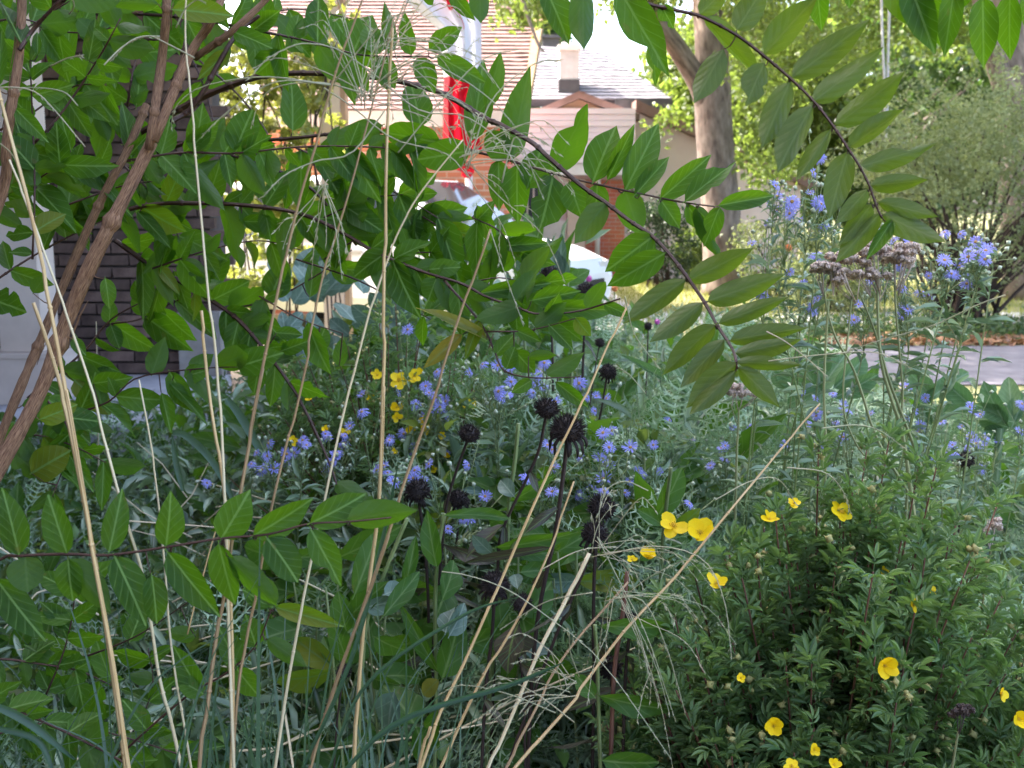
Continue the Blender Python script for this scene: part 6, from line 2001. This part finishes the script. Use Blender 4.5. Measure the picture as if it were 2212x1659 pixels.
yarrow('single faded yarrow head above the right side of the cinquefoil', [(2148, 1140, 30, 26, (2140, 1190))], [([(2142, 1180), (2130, 1250), (2110, 1400)], 2, 2.6)], 1.55, dens=70)
yarrow('dark red seed cluster inside the right edge of the cinquefoil', [(2072, 1540, 30, 30, (2070, 1590))], [([(2070, 1580), (2060, 1640), (2050, 1700)], 2.5, 3)], 1.16, 'dead_stem', dens=60)

# ================================================================== WOOLLY-LEAVED PLANT
WT = [blade_tpl(oval, 10, 4, .35, .18, .02, None, 31, .01, .15), blade_tpl(lambda v: min(1, (v ** .7) * (1 - v) ** .6 * 2.0), 10, 4, .3, .25, .03, None, 32, .01, .2)]
WM = [tpl_mesh('leaf', q, 'woolly') for q in WT]


def woolly(label, base_s, d, leaves):
    b = P(base_s[0], base_s[1], d)
    t = thing('woolly_plant', label, 'plant', (b.x, b.y, 0), 'woolly leaved plants')
    mb = MB()
    mb.tube([Vector((b.x, b.y + .03, 0)), Vector((b.x, b.y + .01, b.z * .6)), b], [.014, .012, .008], 8)
    stem = mb.build('stem', 'woolly', t)
    for (x0, y0, x1, y1, w) in leaves:
        s0, s1 = z6(x0, y0), z6(x1, y1)
        L = math.hypot(s1[0] - s0[0], s1[1] - s0[1])
        B, T = P(s0[0], s0[1], d), P(s1[0], s1[1], d + rng.uniform(-.5, .5) * L * d / FPX)
        link('leaf', WM[int(rng.integers(0, 2))], stem, leaf_matrix(B, T, w * .3414 * d / FPX, rng.uniform(-.5, .5)))


woolly('woolly grey green plant nearest the right edge with a whorl of broad leaves', (2160, 925), 2.3,
       [(2090, 1130, 1940, 900, 150), (2130, 1080, 2100, 820, 130), (2060, 1100, 1680, 1020, 120), (2110, 1150, 1880, 1080, 110), (2120, 1160, 2230, 900, 150), (2130, 1190, 2260, 1100, 130), (2080, 1170, 1950, 1180, 120), (2150, 1110, 2180, 920, 120), (2090, 1080, 1900, 1010, 110)])
woolly('woolly grey green plant with a long pointed leaf against the road', (1995, 880), 2.4,
       [(1570, 1000, 1875, 745, 130), (1870, 1010, 1680, 850, 140), (1900, 990, 2040, 880, 80), (1600, 930, 1440, 760, 140), (1590, 1010, 1560, 780, 110), (1640, 1090, 1870, 1030, 120), (1580, 1080, 1740, 1060, 90), (1620, 1130, 1500, 1010, 110)])
woolly('pale woolly rosette behind the yarrow stems', (1770, 850), 2.5,
       [(880, 960, 1080, 660, 150), (940, 950, 800, 780, 150), (900, 900, 640, 830, 130), (1000, 900, 1230, 700, 160), (1000, 960, 1290, 830, 150), (860, 930, 700, 1000, 120), (960, 800, 860, 640, 130), (700, 900, 600, 800, 100)])
woolly('curved silvery woolly leaf beside the tiny black seed ball', (1480, 850), 2.4,
       [(60, 930, -300, 690, 60), (40, 900, -40, 740, 130), (80, 930, 20, 760, 110), (60, 950, 230, 880, 120), (-20, 970, -300, 1080, 80)])
# blue-grey peony-like leaves behind the asters at the left
py = thing('blue_leaf_plant', 'plant with rounded blue grey leaves behind the shrub branches', 'plant', P(690, 760, 3.0).to_2d().to_3d())
mb = MB()
b = P(690, 790, 3.0)
mb.tube([Vector((b.x, b.y, 0)), b], [.01, .006], 6)
stem = mb.build('stem', 'green_stem', py)
CB = tpl_mesh('leaf', SHRUB_TPL[5], 'cone_leaf_blue')
for _ in range(46):
    x, y = rng.uniform(610, 900), rng.uniform(590, 800)
    d = rng.uniform(2.8, 3.4)
    a = rng.uniform(-2.6, -.4)
    L = rng.uniform(45, 80)
    link('leaf', CB, stem, leaf_matrix(P(x, y, d), P(x + math.cos(a) * L, y + math.sin(a) * L, d + rng.uniform(-.05, .05)), L * .6 * d / FPX, rng.uniform(-.9, .9)))
# upright green shoots in front of the garage
us_ = thing('tall_leaf_plant', 'tall leafy shoots poking up in front of the white garage', 'plant', P(1200, 640, 2.7).to_2d().to_3d())
mb = MB()
for x in (1130, 1190, 1230):
    w, dd = scurve([(x, 560), (x - 4, 640), (x + 5, 760)], 2.7, 2.7, 6)
    mb.tube(list(w) + [Vector((w[-1].x, w[-1].y, 0))], .004, 6)
stem = mb.build('stem', 'green_stem', us_)
for (x0, y0, x1, y1, w_) in ((1480, 240, 1400, -30, 80), (1470, 200, 1480, -60, 60), (1500, 250, 1660, 140, 80), (1460, 250, 1340, 110, 70), (1430, 160, 1240, 210, 90), (1180, 150, 1090, -40, 90), (1150, 130, 1060, 110, 80), (1220, 180, 1240, 60, 80), (1520, 200, 1440, 50, 70), (1100, 60, 1000, -60, 80), (1000, 60, 880, 20, 90), (940, 40, 830, -100, 90)):
    s0, s1 = z5(x0, y0), z5(x1, y1)
    link('leaf', CLM[('cone_leaf_blue' if rng.random() < .35 else 'cone_leaf', int(rng.integers(0, 2)))], stem, leaf_matrix(P(*s0, 2.7), P(*s1, 2.7 + rng.uniform(-.08, .08)), w_ * .3414 * 2.7 / FPX * 1.2, rng.uniform(-.6, .6)))

# bright garden flowers in the distance
def blossom(label, cat, sx, sy, d, r, mat, n=14):
    p = P(sx, sy, d)
    t = thing('garden_flower', label, cat, (p.x, p.y, 0), 'bright single flowers in the bed')
    mb = MB()
    mb.tube([Vector((p.x, p.y + .01, 0)), p], .003, 5)
    stem = mb.build('stem', 'green_stem', t)
    mb = MB()
    k = n * 3
    u = unit(k)
    s = r * d / FPX
    mb.scatter(LEAF2, frame_mats(np.array(p) + u * s * .55, np.cross(u, unit(k)), u, s * .8, s * .8, s * .8), 0, None, True)
    mb.build('flower', mat, stem)


for (lab, sx, sy, d, r, mat) in (('red rose bloom left of the curled leaf before the van', 1020, 541, 4.6, 15, 'rose'), ('largest red rose bloom before the van', 1072, 540, 4.6, 24, 'rose'), ('pale red rose bloom right of the largest one', 1118, 545, 4.6, 17, 'rose'),
                                 ('orange bloom in front of the van side', 905, 522, 4.4, 15, 'orange_petal'), ('magenta bloom below the red brick panel', 1272, 602, 5.0, 10, 'pink_petal'), ('orange bloom at the edge of the sunny lawn', 1300, 622, 5.2, 13, 'orange_petal'), ('smaller orange bloom beside the brown tinged leaf', 1328, 623, 5.3, 10, 'orange_petal'),
                                 ('coral bloom behind the tall blue aster', 1703, 535, 6.0, 11, 'orange_petal'), ('dull pink bloom under the brown tinged leaves', 1420, 695, 3.4, 9, 'pink_petal')):
    blossom(lab, 'flower', sx, sy, d, r, mat)

# ================================================================== UNDERGROWTH
def frond_tpl(seed, pairs=11):
    rr = np.random.default_rng(seed)
    vs, fs = [], []

    def quad(a, b, w):
        a, b = np.array(a), np.array(b)
        t = b - a
        n_ = np.cross(t, [0.1, 0.2, 1])
        n_ = n_ / np.linalg.norm(n_) * w
        k = len(vs)
        vs.extend([a - n_, a + n_, b])
        fs.append((k, k + 1, k + 2))
    spine = [np.array([.03 * math.sin(i * .7), i / pairs, -.25 * (i / pairs) ** 2]) for i in range(pairs + 1)]
    for i in range(pairs):
        quad(spine[i], spine[i + 1], .014)
        L = .26 * math.sin(math.pi * (.12 + .85 * i / pairs)) + .03
        for sd in (-1, 1):
            e_ = spine[i] + np.array([sd * L, .10, rr.normal(.02, .04)])
            quad(spine[i], e_, .013)
            for t in (.45, .75):
                m = spine[i] * (1 - t) + e_ * t
                quad(m, m + np.array([sd * .05, .085, rr.normal(0, .03)]), .011)
                quad(m, m + np.array([sd * .06, -.05, rr.normal(0, .03)]), .011)
    return np.array(vs), [np.array(fs)], np.zeros((len(vs), 2))


FR = [frond_tpl(i) for i in range(3)]


def height(x, y):
    """Top of the planting above the soil."""
    right = np.clip((x + .9) / .7, 0, 1)
    h = .38 + .40 * right
    h = np.where(y < 2.0, h * .85, h)
    far = np.clip((y - 4.2) / 2.0, 0, 1)
    h = h * (1 - .25 * far * right)
    e = np.clip((x / y - .25) / .12, 0, 1)              # lower planting towards the road
    low = np.clip(1.22 - .185 * y, .12, .62)
    return h * (1 - e) + np.minimum(h, low) * e


def bed_points(k, y0, y1, bias=1.6, xl=-.50, xr=.50):
    y = y0 + (y1 - y0) * rng.random(k) ** bias
    x = (xl + (xr - xl) * rng.random(k)) * (y + .1)
    return x, y


def grow(name, label, tpls, mat, k, y0, y1, smin, smax, zlo, zhi, wid, upv, region=None, bias=1.6, xl=-.5, xr=.5):
    x, y = bed_points(k, y0, y1, bias, xl, xr)
    keep = (x < 2.9) & (x > -3.0) & ~((x < -1.75) & (y > 5.4))
    if region is not None:
        keep &= region(x, y)
    x, y = x[keep], y[keep]
    n = len(x)
    h = height(x, y) * (1 + .12 * np.sin(x * 5.1 + y * 3.3) + .08 * np.sin(x * 11 - y * 7))
    z = h * (zlo + (zhi - zlo) * rng.random(n) ** .7)
    up = unit(n) + np.array(upv)
    s = rng.uniform(smin, smax, n)
    tone = np.clip(.5 + .25 * np.sin(x * 3.1) + .25 * np.sin(y * 4.7 + x) + rng.normal(0, .36, n), 0, .999)  # wide leaf-to-leaf spread, contrast of light and shade put into the colour
    mb = MB()
    nrm = unit(n) * .8 + [0, -.35, .9]
    m = frame_mats(np.stack([x, y, z], 1), up, nrm, s * wid, s, s)
    for i, t in enumerate(tpls):
        mb.scatter(t, m[i::len(tpls)], 0, tone[i::len(tpls)], True)
    o = mb.build(name, mat, None, kind='stuff')
    if label:
        o['label'] = label
    return o


OV = blade_tpl(oval, 3, 2, .3, .25, .02)
LN = blade_tpl(lance, 4, 2, .25, .4, .02)
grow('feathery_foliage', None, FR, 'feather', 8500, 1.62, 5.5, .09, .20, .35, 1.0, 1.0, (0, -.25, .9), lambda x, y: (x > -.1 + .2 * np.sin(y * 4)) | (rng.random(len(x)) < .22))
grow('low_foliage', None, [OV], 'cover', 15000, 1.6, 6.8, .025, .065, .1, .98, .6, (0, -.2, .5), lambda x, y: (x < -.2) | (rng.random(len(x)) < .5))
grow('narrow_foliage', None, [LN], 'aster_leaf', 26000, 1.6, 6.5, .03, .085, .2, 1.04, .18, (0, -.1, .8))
grow('painted_shade_undergrowth', None, [OV], 'dark_shrub', 8000, 1.75, 6.0, .04, .09, .0, .45, .55, (0, -.2, .4))  # near-black leaves kept low, painting the shaded gaps of the bed
grow('broad_foliage', None, [LN], 'cone_leaf_blue', 900, 2.1, 6.5, .05, .10, .55, 1.02, .34, (0, -.3, .7), lambda x, y: x > -.7)
grow('green_foliage', None, [LN], 'cone_leaf', 2300, 1.8, 7.5, .07, .16, .5, 1.05, .36, (0, -.3, .7))
grow('bright_foliage', None, [OV, LN], 'tree_leaf', 4200, 1.7, 6.0, .025, .06, .65, 1.06, .5, (0, -.1, .6))
# taller leafy clumps before the van
grow('tall_foliage', None, [LN], 'cone_leaf', 1500, 3.2, 4.8, .09, .18, .9, 1.5, .34, (0, -.3, .6), lambda x, y: (x > -.95) & (x < .22), 1.0)
grow('tall_silver_foliage', None, [LN, OV], 'aster_leaf', 2600, 3.0, 5.2, .05, .11, .8, 1.45, .3, (0, -.2, .7), lambda x, y: (x > -1.2) & (x < .25), 1.0)
# far edge of the bed, loose and uneven against the lawn
grow('edge_foliage', None, [OV], 'bush_leaf', 6000, 5.5, 8.2, .03, .07, .2, .95, .6, (0, -.1, .7), lambda x, y: x < 2.4, 1.0)
# thin stems everywhere, some dry
mb = MB()
for k in range(900):
    x, y = bed_points(1, 1.65, 5.5)
    x, y = float(x[0]), float(y[0])
    h = float(height(np.array([x]), np.array([y]))[0]) * rng.uniform(.7, 1.12)
    a = rng.normal(0, .12, 2)
    mb.tube([(x - a[0], y - a[1], 0), (x - a[0] * .3, y - a[1] * .3, h * .5), (x, y, h)], [.0028, .002, .001], 4, 0, rng.random(), False)
mb.build('thin_stems', 'green_stem', None, kind='stuff')
mb = MB()
for k in range(330):
    x, y = bed_points(1, 1.5, 3.2, 1.4, -.42, .3)
    x, y = float(x[0]), float(y[0])
    z = rng.uniform(.15, .62)
    a, L, e_ = rng.uniform(0, 6.28), rng.uniform(.12, .4), rng.normal(.12, .4)
    p0 = Vector((x, y, z))
    dv = Vector((math.cos(a), math.sin(a) * .5, e_)) * L
    p1 = p0 + dv
    p1.z = max(.03, p1.z)
    mb.tube([p0, p0.lerp(p1, .5) + Vector((0, 0, rng.normal(0, .015))), p1], [.0022, .002, .0012], 4, 0, rng.random(), False)
mb.build('fallen_straw', 'straw_pale', None, kind='stuff')
